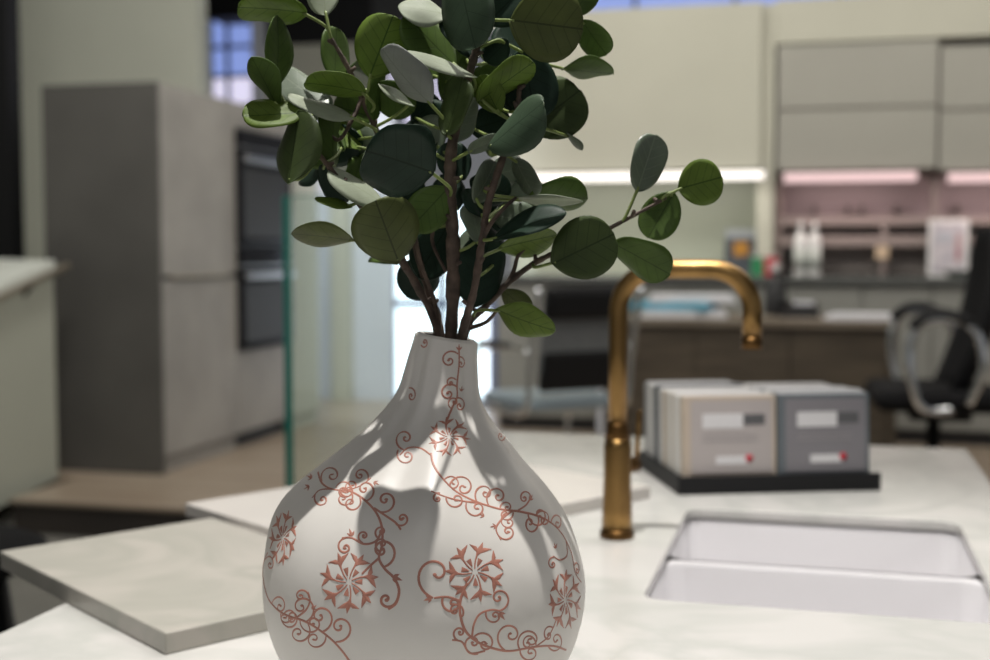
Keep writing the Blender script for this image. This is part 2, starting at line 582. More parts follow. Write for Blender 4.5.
def wall_cabinet(x0, x1, label):
    A, B = PY(x0, 170, Yu), PY(x1, 170, Yu)
    z0, zm, z1 = PY(x0, 171, Yu).z, PY(x0, 110, Yu).z, PY(x0, 46, Yu).z
    t = thing('wall_cabinet', ((A.x + B.x) / 2, Yu, z0), label, 'cabinet', group='grey wall cabinets')
    w = (B.x - A.x) / 2
    box('body', -w + 0.002, w - 0.002, 0.02, 0.44, 0.0, z1 - z0, M_shelf, t, 0.002)
    box('door', -w + 0.005, w - 0.005, 0.0, 0.02, 0.004, zm - z0 - 0.006, M_panel, t, 0.002)
    box('door', -w + 0.005, w - 0.005, 0.0, 0.02, zm - z0 + 0.006, z1 - z0 - 0.002, M_panel, t, 0.002)
    return t


wall_cabinet(776, 937, 'grey wall cabinet with two flap doors next to the hood wall')
wall_cabinet(938, 1100, 'grey wall cabinet with two flap doors at the right edge')
struct(box('trim_7', PY(776, 0, Yu).x, 6.0, Yu, Yu + 0.44, PY(776, 45, Yu).z + 0.004, PY(776, 0, Yu).z, M_wall, bev=0.003), 'beige filler panel above the wall cabinets', 'panel')

# niche shelving below the wall cabinets
nx0, nx1 = PY(776, 200, Yu + 0.1).x, PY(1110, 200, Yu + 0.1).x
nz0, nz1 = PY(850, 274, Yu + 0.1).z, PY(850, 186, Yu + 0.1).z
nz_mid = PY(850, 221, Yu + 0.1).z
su = thing('shelf_unit', ((nx0 + nx1) / 2, Yu + 0.1, nz0), 'taupe open shelf unit under the pink light bars', 'shelf')
sw = (nx1 - nx0) / 2
box('back_panel', -sw, sw, 0.14, 0.17, 0, nz_mid - nz0, M_shelfd, su, 0)
box('splash_panel', -sw, sw, 0.28, 0.33, nz_mid - nz0, nz1 - nz0 + 0.06, M_splashp, su, 0)
for zz, th in ((nz_mid - nz0, 0.05), (PY(850, 241, Yu + 0.1).z - nz0, 0.06)):
    box('shelf', -sw, sw, 0.0, 0.14, zz - th / 2, zz + th / 2, M_shelf, su, 0.003)
for px in (779, 884, 934, 1060):
    xx = PY(px, 240, Yu + 0.1).x - (nx0 + nx1) / 2
    box('divider', xx - 0.015, xx + 0.015, 0.002, 0.138, 0.0, nz_mid - nz0 if px in (884,) else nz1 - nz0 + 0.05, M_shelf, su, 0.002)
for px in (815, 848, 862, 896, 958):
    q = PY(px, 210, Yu + 0.3)
    box('hook', q.x - su.location.x - 0.012, q.x - su.location.x + 0.012, 0.2, 0.28, q.z - nz0 - 0.03, q.z - nz0 + 0.03, M_shelfd, su, 0.004)

# base cabinets
bz = PY(850, 277, Yu - 0.15).z
bt = tag(box('back_worktop', PY(497, 280, Yu - 0.15).x, nx1 + 0.3, Yu - 0.16, Yu + 0.445, bz - 0.04, bz, M_ctop, bev=0.004), 'thin dark worktop along the back wall under the shelves', 'worktop')
edges = [497, 590, 680, 770, 862, 932, 1010, 1100]
for i in range(len(edges) - 1):
    A, B = PY(edges[i], 300, Yu - 0.13), PY(edges[i + 1], 300, Yu - 0.13)
    nm = ['behind the visitor chair', 'behind the faucet bend', 'left of the faucet spout', 'behind the desk phone', 'behind the loose papers at the desk end', 'behind the armrest of the right chair', 'at the right edge behind the chair'][i]
    t = thing('base_cabinet', ((A.x + B.x) / 2, Yu - 0.13, PLZ), 'plain grey base cabinet ' + nm, 'cabinet', group='grey base cabinets')
    w = (B.x - A.x) / 2
    box('body', -w + 0.001, w - 0.001, 0.02, 0.55, 0.08, bz - 0.042 - PLZ, M_base, t, 0.002)
    box('door', -w + 0.004, w - 0.004, 0.0, 0.02, 0.085, bz - 0.05 - PLZ, M_base, t, 0.002)
    box('plinth', -w + 0.001, w - 0.001, 0.05, 0.5, 0, 0.08, M_dark, t, 0)

# ------------------------------------------------------------------ tall cabinet run with oven
TX = -3.01
ty0 = 5.256
tz1 = PX(160, 82, TX).z


def ty(px):
    return PX(px, 250, TX).y


yA, yB = ty(236.5), ty(290)
zt = tz1 - PLZ
tc_ = thing('tall_cabinet', (TX, ty0, PLZ), 'tall grey concrete-look cabinet with a shade-darkened end panel', 'cabinet')
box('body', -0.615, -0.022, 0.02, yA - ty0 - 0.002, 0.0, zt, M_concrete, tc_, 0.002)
box('end_panel', -0.617, 0.0, 0.0, 0.02, 0.0, zt, M_concrete_shaded, tc_, 0.002)
zh = PX(195, 277, TX).z - PLZ
d1 = box('door', -0.022, 0.0, 0.022, yA - ty0 - 0.004, zh + 0.012, zt - 0.003, M_concrete, tc_, 0.002)
d2 = box('door', -0.022, 0.0, 0.022, yA - ty0 - 0.004, 0.085, zh - 0.012, M_concrete, tc_, 0.002)
box('handle', -0.004, 0.014, 0.10, yA - ty0 - 0.12, zh - 0.004, zh + 0.014, M_rail, d1, 0.002)
box('handle_shadow_gap', -0.021, -0.006, 0.022, yA - ty0 - 0.004, zh - 0.011, zh + 0.011, M_dark, tc_, 0)
box('plinth', -0.5, -0.05, 0.021, yA - ty0, 0.0, 0.08, M_dark, tc_, 0)

oc = thing('oven_cabinet', (TX, yA, PLZ), 'tall grey cabinet housing the two black ovens', 'cabinet')
yo = yB - yA
zo1 = PX(237, 128, TX).z - PLZ
zo0 = PX(237, 352, TX).z - PLZ
box('body', -0.575, -0.10, 0.0, yo, 0.0, zt, M_concrete, oc, 0.002)
box('door', -0.10, 0.0, 0.003, yo - 0.003, zo1 + 0.004, zt - 0.003, M_concrete, oc, 0.002)
box('drawer_front', -0.10, 0.0, 0.003, yo - 0.003, 0.085, zo0 - 0.004, M_concrete, oc, 0.002)
box('plinth', -0.099, -0.05, 0.0, yo, 0.0, 0.08, M_dark, oc, 0)
zs = PX(240, 248, TX).z - PLZ


def oven(z0, z1, label, panel):
    t = thing('built_in_oven', (TX, yA + 0.006, PLZ + z0), label, 'oven')
    h = z1 - z0
    w = yo - 0.012
    box('body', -0.095, 0.0, 0.0, w, 0, h, M_black, t, 0.002)
    dz = h - panel
    d = box('door', 0.0, 0.022, 0.006, w - 0.006, 0.01, dz, M_oven, t, 0.004)
    box('door_window', 0.018, 0.0235, 0.05, w - 0.05, 0.08 * h, dz * 0.8, M_dark, d, 0.001)
    box('handle', 0.03, 0.055, 0.03, w - 0.03, dz * 0.86, dz * 0.86 + 0.03, M_steel, d, 0.006)
    for yy in (0.06, w - 0.08):
        box('handle_post', 0.02, 0.035, yy, yy + 0.02, dz * 0.86 + 0.004, dz * 0.86 + 0.026, M_steel, d, 0.001)
    p = box('control_panel', 0.0, 0.022, 0.006, w - 0.006, dz + 0.006, h - 0.006, M_oven, t, 0.003)
    box('trim_strip', 0.0, 0.024, 0.006, w - 0.006, dz, dz + 0.006, M_steel, t, 0)
    return t


oven(zo0, zs, 'lower black built-in oven with a steel handle and tall glass door', 0.10)
oven(zs + 0.006, zo1, 'upper black compact oven with a dark glass front', 0.10)

# third cabinet further along the run, seen through the glass screen
tl = thing('tall_cabinet', (TX, yB + 0.003, PLZ), 'pale tall cabinet at the far end of the run behind the glass screen', 'cabinet')
box('body', -0.575, -0.022, 0.0, 0.42, 0, zt, M_wallw, tl, 0.002)
box('door', -0.022, 0.0, 0.003, 0.417, 0.085, zt - 0.003, M_wallw, tl, 0.002)

# ------------------------------------------------------------------ slanted display counter at the left
DX = -3.45
yfar = 5.06
zf = PX(58, 268, DX).z
dc = thing('display_counter', (DX, yfar, 0.0), 'pale green-grey display counter with a sloping white top and bronze rail', 'counter')
ynear = -1.3
zn = 0.80


def topz(y):
    return zf + (zn - zf) * (y / ynear)


v = [(0, 0, 0.15), (0, ynear, 0.0), (-0.7, ynear, 0.0), (-0.7, 0, 0.15), (0, 0, topz(0)), (0, ynear, topz(ynear)), (-0.7, ynear, topz(ynear) + 0.10), (-0.7, 0, topz(0) + 0.02)]
fc = [(0, 1, 5, 4), (1, 2, 6, 5), (2, 3, 7, 6), (3, 0, 4, 7), (4, 5, 6, 7), (0, 3, 2, 1)]
mesh_obj('body', v, fc, M_greenwhite, dc)
th = 0.035
v2 = [(x + (0.01 if x == 0 else 0), y, z) for x, y, z in v[4:]] + [(x + (0.01 if x == 0 else 0), y, z + th) for x, y, z in v[4:]]
mesh_obj('top', v2, [(0, 1, 5, 4), (1, 2, 6, 5), (2, 3, 7, 6), (3, 0, 4, 7), (4, 5, 6, 7), (0, 3, 2, 1)], M_topwhite, dc)
tube('rail', [(0.05, ynear, topz(ynear) + 0.0), (0.05, 0.04, topz(0.04))], 0.016, M_rail, dc)
for yy in (-0.22, -0.85):
    tube('rail_bracket', [(-0.005, yy, topz(yy) - 0.06), (0.05, yy, topz(yy) - 0.002)], 0.012, M_dark, dc)

# ------------------------------------------------------------------ glass screen
gA, gB = P(288, 300, 3.1), P(482, 300, 3.1)
gz = P(289, 196, 3.1).z
gs = thing('glass_screen', (gA.x, gA.y, 0.0), 'upright clear glass screen with a teal green edge behind the slabs', 'glass screen', rotz=math.radians(14.7))
L_ = (gB - gA).xy.length
box('pane', 0.008, L_, -0.004, 0.004, 0.0, gz, M_glass, gs, 0)
box('edge_strip', -0.011, 0.009, -0.005, 0.005, 0.0, gz, M_glassedge, gs, 0.001)
box('top_edge', 0.008, L_, -0.0045, 0.0045, gz - 0.001, gz + 0.002, M_glassedge, gs, 0)

# ------------------------------------------------------------------ desk and things on it
DZ = PLZ + 0.74
dY = 6.0
dl = PY(597, 320, dY)
drx = PY(898, 320, dY).x
dk = thing('desk', (dl.x, dY, PLZ), 'brown wooden office desk with a solid front behind the sample tray', 'desk')
dw = drx - dl.x
box('top', -0.01, dw + 0.01, -0.03, 0.64, 0.705, 0.74, M_wooddt, dk, 0.003)
box('front_panel', 0.04, dw - 0.04, 0.0, 0.02, 0.02, 0.705, M_woodd, dk, 0.002)
box('side_panel', 0.0, 0.04, -0.01, 0.60, 0.0, 0.705, M_woodd, dk, 0.002)
box('side_panel', dw - 0.04, dw, -0.01, 0.60, 0.0, 0.705, M_woodd, dk, 0.002)
for k in range(3):
    x0_ = 0.04 + (dw - 0.08) * k / 3
    box('front_board', x0_ + 0.004, x0_ + (dw - 0.08) / 3 - 0.004, -0.008, 0.0, 0.03, 0.70, M_woodd, dk, 0.002)


def ondesk(px, py):
    return PZ(px, py, DZ)


# tall white blind strip beside the desk
p = PY(604, 300, 5.9)
tag(box('white_post', p.x - 0.012, p.x + 0.012, 5.8, 5.84, PLZ, P(604, 300, 5.9).z - 0.05, M_lav, bev=0.003), 'narrow pale post at the left end of the desk', 'post')

# papers
q = PY(684, 306, 6.22)
pw = 0.42
for i, (dx, dy, ang, m, lab) in enumerate([(0, 0, 6, M_paper, 'white folder lying lowest in the pile on the desk'),
                                          (-0.06, 0.02, -8, M_paperb, 'turquoise brochure in the paper pile on the desk'),
                                          (0.03, 0.05, 10, M_paper, 'white paper stack on top of the pile on the desk')]):
    t = thing('paper_stack', (q.x + dx, q.y + dy, DZ + 0.001 + i * 0.035), lab, 'papers', rotz=math.radians(ang))
    for k in range(3):
        box('sheet', -pw / 2 + 0.01 * k, pw / 2 - 0.006 * k, -0.14, 0.14 - 0.008 * k, k * 0.0115, k * 0.0115 + 0.010, m, t, 0.001)
q = PY(862, 319, 6.08)
t = thing('paper_stack', (q.x, q.y + 0.06, DZ + 0.001), 'thin loose white papers near the right end of the desk', 'papers', rotz=math.radians(4))
for k in range(3):
    box('sheet', -0.17 + 0.02 * k, 0.17 + 0.01 * k, -0.1, 0.12, k * 0.009, k * 0.009 + 0.008, M_paper, t, 0.001)

# desk phone
q = PY(799, 312, 6.24)
ph = thing('desk_phone', (q.x, q.y + 0.08, DZ), 'black desk phone with an upright handset on the desk', 'phone')
mesh_obj('base', [(-.10, -.09, 0), (.10, -.09, 0), (.10, .09, 0), (-.10, .09, 0), (-.09, -.085, .025), (.09, -.085, .025), (.09, .085, .07), (-.09, .085, .07)],
         [(0, 3, 2, 1), (4, 5, 6, 7), (0, 1, 5, 4), (1, 2, 6, 5), (2, 3, 7, 6), (3, 0, 4, 7)], M_black, ph)
tube('handset', smooth_path([(-.07, -.05, .06), (-.075, 0, .13), (-.072, 0.03, .24), (-.065, 0.0, .33)], 5), [.02] * 3 + [.012] * 9 + [.02] * 4, M_black, ph)
box('screen', -0.03, 0.07, 0.03, 0.075, 0.058, 0.075, M_paper, ph, 0.001)
for k in range(3):
    box('key_row', -0.03, 0.07, -0.06 + k * 0.028, -0.042 + k * 0.028, 0.03 + k * 0.008, 0.038 + k * 0.008, M_dark, ph, 0.001)

# things on the back worktop and shelves
q = PY(797, 276, Yu + 0.05)


def spray(px, label):
    q = PY(px, 275, Yu + 0.02)
    t = thing('bottle', (q.x, Yu + 0.02, bz), label, 'bottle', group='white bottles on the back worktop')
    h = PY(px, 222, Yu + 0.02).z - bz
    r = 0.037
    lathe('body', [(r * .9, 0), (r, 0.01), (r, h * .62), (r * .85, h * .72), (r * .35, h * .82), (r * .32, h * .86)], M_white, t, 20)
    lathe('cap', [(r * .40, h * .86), (r * .40, h * .96), (r * .30, h)], M_white, t, 16)
    lathe('label_band', [(r * 1.015, h * .12), (r * 1.015, h * .5)], mat('label_grey', (0.42, 0.45, 0.42), 0.6), t, 20)


spray(800, 'white bottle standing left of its twin on the back worktop')
spray(814, 'white bottle standing right of its twin on the back worktop')

q = PY(882, 256, Yu + 0.05)
t = thing('price_card', (q.x, Yu + 0.05, PY(882, 266, Yu + 0.05).z - 0.12), 'small beige card on a stand at the shelf divider', 'card')
box('card', -0.035, 0.035, 0, 0.008, 0.10, 0.17, mat('beige_card', (0.60, 0.46, 0.32), 0.6), t, 0.001)
box('stand', -0.006, 0.006, 0.008, 0.016, 0.0, 0.11, M_shelf, t, 0)
t.location.z = bz
q0, q1 = PY(929, 270, Yu - 0.02), PY(971, 219, Yu - 0.02)
t = thing('poster', ((q0.x + q1.x) / 2, Yu + 0.06, bz), 'pale framed poster with red print leaning on the shelf', 'poster')
w, h = (q1.x - q0.x) / 2, q1.z - bz
box('frame', -w, w, 0.004, 0.024, 0, h, M_white, t, 0.002)
box('print', -w + 0.02, w - 0.02, 0.0, 0.005, 0.02, h - 0.02, mat('poster_print', (0.62, 0.58, 0.60), 0.5, vscale=14, col2=(0.42, 0.40, 0.45)), t, 0)
box('print_red', w * 0.35, w * 0.62, -0.002, 0.001, h * .25, h * .75, mat('poster_red', (0.36, 0.12, 0.14), 0.5, vscale=20, col2=(0.55, 0.45, 0.46)), t, 0)
box('print_grey', -w * .6, w * .2, -0.002, 0.001, h * .6, h * .8, mat('poster_grey', (0.40, 0.42, 0.48), 0.5, vscale=20, col2=(0.55, 0.55, 0.58)), t, 0)
q = PY(962, 272, Yu - 0.12)
q.y = Yu - 0.14
lathe('dish', [(0.06, 0), (0.09, 0.03), (0.10, 0.04), (0.092, 0.037), (0.05, 0.012)], mat('dish_grey', (0.22, 0.25, 0.24), 0.3), None, 28, (q.x, Yu - 0.05, bz))
tag(bpy.data.objects['dish'], 'shallow grey dish on the back worktop before the poster', 'dish')

q = PY(740, 276, Yh + 0.3)
t = thing('picture', (q.x, Yh + 0.3, bz), 'dark picture with orange print leaning against the green backsplash', 'picture')
h = PY(740, 229, Yh + 0.3).z - bz
box('board', -0.09, 0.09, 0, 0.015, 0, h, mat('picture_dark', (0.04, 0.05, 0.07), 0.5, vscale=12, col2=(0.10, 0.11, 0.12)), t, 0.002)
box('print_orange', -0.04, 0.045, -0.004, 0.0, h * .42, h * .72, M_orange, t, 0.001)
box('print_sky', -0.088, 0.088, -0.003, 0.0, h * .80, h * .99, mat('picture_sky', (0.34, 0.36, 0.38), 0.5), t, 0.001)
for px, m, nm, lab in ((755, M_green, 'carton', 'small green carton on the back worktop by the faucet spout'), (769, M_red, 'carton', 'small red carton on the back worktop beside the green one')):
    q = PY(px, 290, Yu - 0.28)
    t = thing(nm, (q.x, Yu - 0.10, bz), lab, 'carton', group='cartons on the back worktop')
    box('box', -0.032, 0.032, 0, 0.05, 0, 0.11, m, t, 0.003)
    box('flap', -0.032, 0.032, 0.0, 0.05, 0.111, 0.118, M_white, t, 0.001)
q = PY(772, 314, 6.15)
t = thing('desk_bottle', (q.x, q.y + 0.3, DZ), 'dark bottle with a white cap on the desk by the phone', 'bottle')
lathe('body', [(0.045, 0), (0.05, 0.01), (0.05, 0.14), (0.02, 0.19), (0.018, 0.22)], M_dark, t, 18)
lathe('cap', [(0.024, 0.22), (0.024, 0.25), (0.02, 0.255)], M_white, t, 14)


# ------------------------------------------------------------------ office chairs
def rbox(name, sx, sy, sz, loc, m, parent, rot=(0, 0, 0), bev=0.02):
    M = Matrix.Translation(loc) @ Euler(rot).to_matrix().to_4x4()
    return box(name, -sx / 2, sx / 2, -sy / 2, sy / 2, -sz / 2, sz / 2, m, parent, min(bev, 0.45 * min(sx, sy, sz)), M)


def visitor_chair(loc, rotz, label):
    t = thing('visitor_chair', loc, label, 'chair', rotz)
    rbox('seat', 0.46, 0.44, 0.05, (0, 0, 0.44), M_seat, t, bev=0.02)
    rbox('back_mesh', 0.40, 0.02, 0.26, (0, 0.25, 0.70), M_meshl, t, (math.radians(-10), 0, 0), 0.008)
    rbox('back_pad', 0.38, 0.045, 0.17, (0, 0.23, 0.58), M_black, t, (math.radians(-10), 0, 0), 0.02)
    rbox('head_pad', 0.40, 0.07, 0.14, (0, 0.285, 0.86), M_black, t, (math.radians(-10), 0, 0), 0.03)
    for s in (-1, 1):
        tube('frame_side', smooth_path([(s * .24, .31, .92), (s * .24, .24, .62), (s * .24, .20, .42), (s * .24, .0, .40), (s * .24, -.22, .39), (s * .24, -.27, .30), (s * .24, -.25, .06), (s * .24, -.20, .015), (s * .24, .0, .013), (s * .24, .24, .013)], 6), .0125, M_chrome, t)
        tube('arm', smooth_path([(s * .25, .25, .66), (s * .28, .12, .67), (s * .28, -.12, .66), (s * .27, -.24, .60), (s * .25, -.25, .40)], 6), .012, M_chrome, t)
        rbox('arm_pad', 0.04, 0.24, 0.02, (s * .28, 0.0, 0.685), M_black, t, bev=0.008)
    tube('cross_bar', [(-.24, .24, .013), (.24, .24, .013)], .0125, M_chrome, t)
    tube('cross_bar', [(-.24, 0, .405), (.24, 0, .405)], .0125, M_chrome, t)
    return t


q = PZ(552, 520, PLZ)
q = P(552, 400, 5.25)
visitor_chair((q.x, q.y, PLZ), math.radians(222), 'black and chrome visitor chair right of the vase neck')


def swivel_chair(loc, rotz, label):
    t = thing('office_chair', loc, label, 'chair', rotz)
    # faces local -y
    s_ = rbox('seat', 0.54, 0.52, 0.09, (0, 0, 0.47), M_blackm, t, bev=0.04)
    b_ = mesh_obj('backrest', *curved_back(), M_blackm, t, True)
    for s in (-1, 1):
        arm = tube('arm_loop', smooth_path([(s * .29, .09, .47), (s * .33, .13, .60), (s * .33, .11, .74), (s * .33, .03, .80), (s * .33, -.09, .79), (s * .33, -.14, .70), (s * .33, -.13, .56), (s * .30, -.08, .45), (s * .26, .03, .44)], 6), .017, M_chrome, t)
        tube('arm_pad', smooth_path([(s * .33, .085, .785), (s * .33, .0, .822), (s * .33, -.08, .815), (s * .33, -.135, .765)], 5), [.014] + [.024] * 14 + [.014], M_black, arm)
    lathe('gas_column', [(0.05, 0.08), (0.05, 0.22), (0.028, 0.23), (0.028, 0.42)], M_black, t, 16)
    rbox('mechanism', 0.16, 0.24, 0.06, (0, 0.02, 0.40), M_black, t, bev=0.01)
    lv = tube('lever', [(0.08, 0, .40), (0.26, -0.02, .385)], .01, M_black, t)
    for k in range(5):
        a = 2 * math.pi * k / 5 + 0.3
        leg = tube('base_leg', [(0.03 * math.cos(a), 0.03 * math.sin(a), .11), (0.3 * math.cos(a), 0.3 * math.sin(a), .075)], [.03, .018], M_black, t)
        lathe('caster', [(0.012, 0.0), (0.028, 0.006), (0.03, 0.03), (0.026, 0.055), (0.01, 0.06)], M_dark, leg, 12, (0.31 * math.cos(a), 0.31 * math.sin(a), 0.0))
    return t


def curved_back():
    verts, faces = [], []
    nu, nv = 9, 12
    for side in (0, 1):
        for j in range(nv + 1):
            tt = j / nv
            z = 0.50 + 0.66 * tt
            hw = 0.25 * (1 - 0.35 * max(0, (tt - .6) / .4) ** 2) * (0.86 + .14 * min(1, tt * 4))
            for i in range(nu + 1):
                u = i / nu * 2 - 1
                y = 0.08 + 0.15 * tt + 0.04 * math.sin(tt * 3.1) - 0.06 * (u * u) + (0.05 * math.sqrt(max(0, 1 - abs(u) ** 4)) if side else 0)
                verts.append((u * hw, y, z))
    n = (nu + 1) * (nv + 1)
    for j in range(nv):
        for i in range(nu):
            a = j * (nu + 1) + i
            faces.append((a, a + 1, a + nu + 2, a + nu + 1))
            faces.append((n + a, n + a + nu + 1, n + a + nu + 2, n + a + 1))
    ring = [i for i in range(nu + 1)] + [j * (nu + 1) + nu for j in range(1, nv + 1)] + [nv * (nu + 1) + i for i in range(nu - 1, -1, -1)] + [j * (nu + 1) for j in range(nv - 1, 0, -1)]
    for k in range(len(ring)):
        a, b = ring[k], ring[(k + 1) % len(ring)]
        faces.append((a, n + a, n + b, b))
    return verts, faces


q = P(934, 400, 5.1)
swivel_chair((q.x, q.y, PLZ), math.radians(-87), 'black office swivel chair with chrome arm loops at the right edge')

# dark stool under the overhanging slab at the left
q = P(-62, 560, 2.0)
st = thing('bar_stool', (q.x, q.y, 0), 'black bar stool leg under the overhanging slab at the left edge', 'stool', 0.3)
lathe('seat', [(0.15, 0.70), (0.17, 0.71), (0.17, 0.73), (0.15, 0.74)], M_blackm, st, 24)
for k in range(4):
    a = math.pi / 4 + k * math.pi / 2
    tube('leg', [(0.09 * math.cos(a), 0.09 * math.sin(a), 0.70), (0.19 * math.cos(a), 0.19 * math.sin(a), 0.0)], [.020, .016], M_black, st)
ring = [(0.152 * math.cos(math.pi / 4 + k * math.pi / 2), 0.152 * math.sin(math.pi / 4 + k * math.pi / 2), 0.27) for k in range(4)]
for k in range(4):
    tube('footrest', [ring[k], ring[(k + 1) % 4]], .010, M_black, st)

# ------------------------------------------------------------------ island: cabinet, worktop, sink
WZ = 0.90
WX0, WX1, WY0, WY1 = -0.66, 0.232, -0.02, 2.11
WY0 = 0.42
SX0, SX1, SY0, SY1 = -0.154, 0.162, 1.122, 1.536
bm = bmesh.new()
TH = 0.012


def slab_with_hole(bm, x0, x1, y0, y1, hx0, hx1, hy0, hy1, z0, z1, rad=0.02):
    # outer rectangle with a rounded rectangular opening
    inner = []
    for cx, cy, a0 in ((hx1 - rad, hy1 - rad, 0), (hx0 + rad, hy1 - rad, 90), (hx0 + rad, hy0 + rad, 180), (hx1 - rad, hy0 + rad, 270)):
        for k in range(5):
            a = math.radians(a0 + k * 22.5)
            inner.append((cx + rad * math.cos(a), cy + rad * math.sin(a)))
    outer = [(x1, y1), (x0, y1), (x0, y0), (x1, y0)]
    it = [bm.verts.new((x, y, z1)) for x, y in inner]
    ib = [bm.verts.new((x, y, z0)) for x, y in inner]
    ot = [bm.verts.new((x, y, z1)) for x, y in outer]
    ob = [bm.verts.new((x, y, z0)) for x, y in outer]
    n = len(inner)
    for i in range(n):
        j = (i + 1) % n
        bm.faces.new((it[i], it[j], ib[j], ib[i]))
    for i in range(4):
        j = (i + 1) % 4
        bm.faces.new((ot[i], ob[i], ob[j], ot[j]))
        for ins, outs in ((it, ot), (ib, ob)):
            seg = ins[i * 5:i * 5 + 5]
            for k in range(4):
                bm.faces.new((outs[i], seg[k], seg[k + 1]))
            bm.faces.new((outs[i], seg[4], ins[((i + 1) * 5) % n], outs[j]))


slab_with_hole(bm, WX0, WX1, WY0, WY1, SX0, SX1, SY0, SY1, WZ - TH, WZ)
wt = tag(bm_obj('island_worktop', bm, M_marble), 'white veined marble worktop of the island carrying vase and faucet', 'worktop')
bv = wt.modifiers.new('bevel', 'BEVEL')
bv.width = 0.002
bv.segments = 2
bv.limit_method = 'ANGLE'
ic = thing('island_cabinet', (0, 0, 0), 'white base cabinet under the island worktop', 'cabinet')
box('side_panel', WX0 + 0.03, WX0 + 0.05, WY0 + 0.03, WY1 - 0.03, 0.0, WZ - TH, M_greenwhite, ic, 0.002)
box('side_panel', WX1 - 0.05, WX1 - 0.03, WY0 + 0.03, WY1 - 0.03, 0.0, WZ - TH, M_greenwhite, ic, 0.002)
box('back_panel', WX0 + 0.05, WX1 - 0.05, WY1 - 0.05, WY1 - 0.03, 0.0, WZ - TH, M_greenwhite, ic, 0.002)
box('front_panel', WX0 + 0.05, WX1 - 0.05, WY0 + 0.03, WY0 + 0.05, 0.0, WZ - TH, M_greenwhite, ic, 0.002)

# sink: two basins, each an open rounded tub, with a lower divider
sk = thing('sink', ((SX0 + SX1) / 2, (SY0 + SY1) / 2, WZ - 0.24), 'white undermount double sink in the marble worktop', 'sink')
cx, cy = (SX0 + SX1) / 2, (SY0 + SY1) / 2
zb = WZ - 0.24


def basin(name, x0, x1, y0, y1, ztop, depth):
    bm = bmesh.new()
    rings = []
    spec = [(0.0, ztop, 0.022), (0.003, ztop - 0.004, 0.022), (0.005, ztop - depth + 0.03, 0.024), (0.014, ztop - depth + 0.008, 0.03), (0.035, ztop - depth, 0.03)]
    for ins, z, rad in spec:
        ring = []
        for cx_, cy_, a0 in ((x1 - ins - rad, y1 - ins - rad, 0), (x0 + ins + rad, y1 - ins - rad, 90), (x0 + ins + rad, y0 + ins + rad, 180), (x1 - ins - rad, y0 + ins + rad, 270)):
            for k in range(6):
                a = math.radians(a0 + k * 18)
                ring.append(bm.verts.new((cx_ + rad * math.cos(a) - cx, cy_ + rad * math.sin(a) - cy, z - zb)))
        rings.append(ring)
    for A, B in zip(rings, rings[1:]):
        for i in range(len(A)):
            j = (i + 1) % len(A)
            bm.faces.new((A[i], A[j], B[j], B[i]))
    bm.faces.new(rings[-1])
    o = bm_obj(name, bm, M_sink, sk, True)
    return o


ydiv = 1.325
rim = WZ - TH
b1 = basin('basin', SX0 - 0.004, SX1 + 0.004, SY0 - 0.004, ydiv - 0.008, rim - 0.002, 0.17)
b2 = basin('basin', SX0 - 0.004, SX1 + 0.004, ydiv + 0.008, SY1 + 0.004, rim - 0.002, 0.17)
for b_, yc_ in ((b1, (SY0 + ydiv) / 2), (b2, (SY1 + ydiv) / 2)):
    lathe('drain', [(0.028, 0.0), (0.028, 0.003), (0.02, 0.004)], M_steel, b_, 20, (0, yc_ - cy, rim - 0.002 - 0.17 - zb + 0.0005))
box('divider', SX0 - cx - 0.003, SX1 - cx + 0.003, ydiv - 0.010 - cy, ydiv + 0.010 - cy, rim - 0.06 - zb, rim - 0.003 - zb, M_sink, sk, 0.006)
# ------------------------------------------------------------------ stone slabs on the worktop
def stone_slab(left, back, front, th, m, label):
    left, back, front = [Vector((p.x, p.y, 0)) for p in (left, back, front)]
    a = (front - left)
    ang = math.atan2(a.y, a.x)
    L1 = a.length
    e2 = Vector((-math.sin(ang), math.cos(ang), 0))
    L2 = (back - left).dot(e2)
    t = box('stone_slab', 0, L1, 0, L2, 0, th, m, None, 0.0015)
    t.location = (left.x, left.y, WZ)
    t.rotation_euler = (0, 0, ang)
    tag(t, label, 'slab', 'sample slabs on the worktop')
    return t


stone_slab(PZ(0, 551, WZ + .018), PZ(211, 517, WZ + .018), PZ(165, 633, WZ + .018), 0.018, M_slab, 'beige veined stone slab overhanging the worktop left of the vase')
s2l, s2r = PZ(185, 503, WZ + .016), PZ(662, 488, WZ + .016)
s2b = PZ(494, 458, WZ + .016)
stone_slab(s2l, s2b, s2l + (s2r - s2b), 0.016, M_slab2, 'plain cream stone slab lying behind the vase and faucet')

# ------------------------------------------------------------------ faucet
fb = PZ(617, 537, WZ)
fd = float((np.array(fb) - _c) @ _h)
fa = thing('kitchen_faucet', (fb.x, fb.y, WZ), 'aged brass arched kitchen faucet beside the sink', 'faucet')


def fz(y, x=617):
    return P(x, y, fd).z - WZ


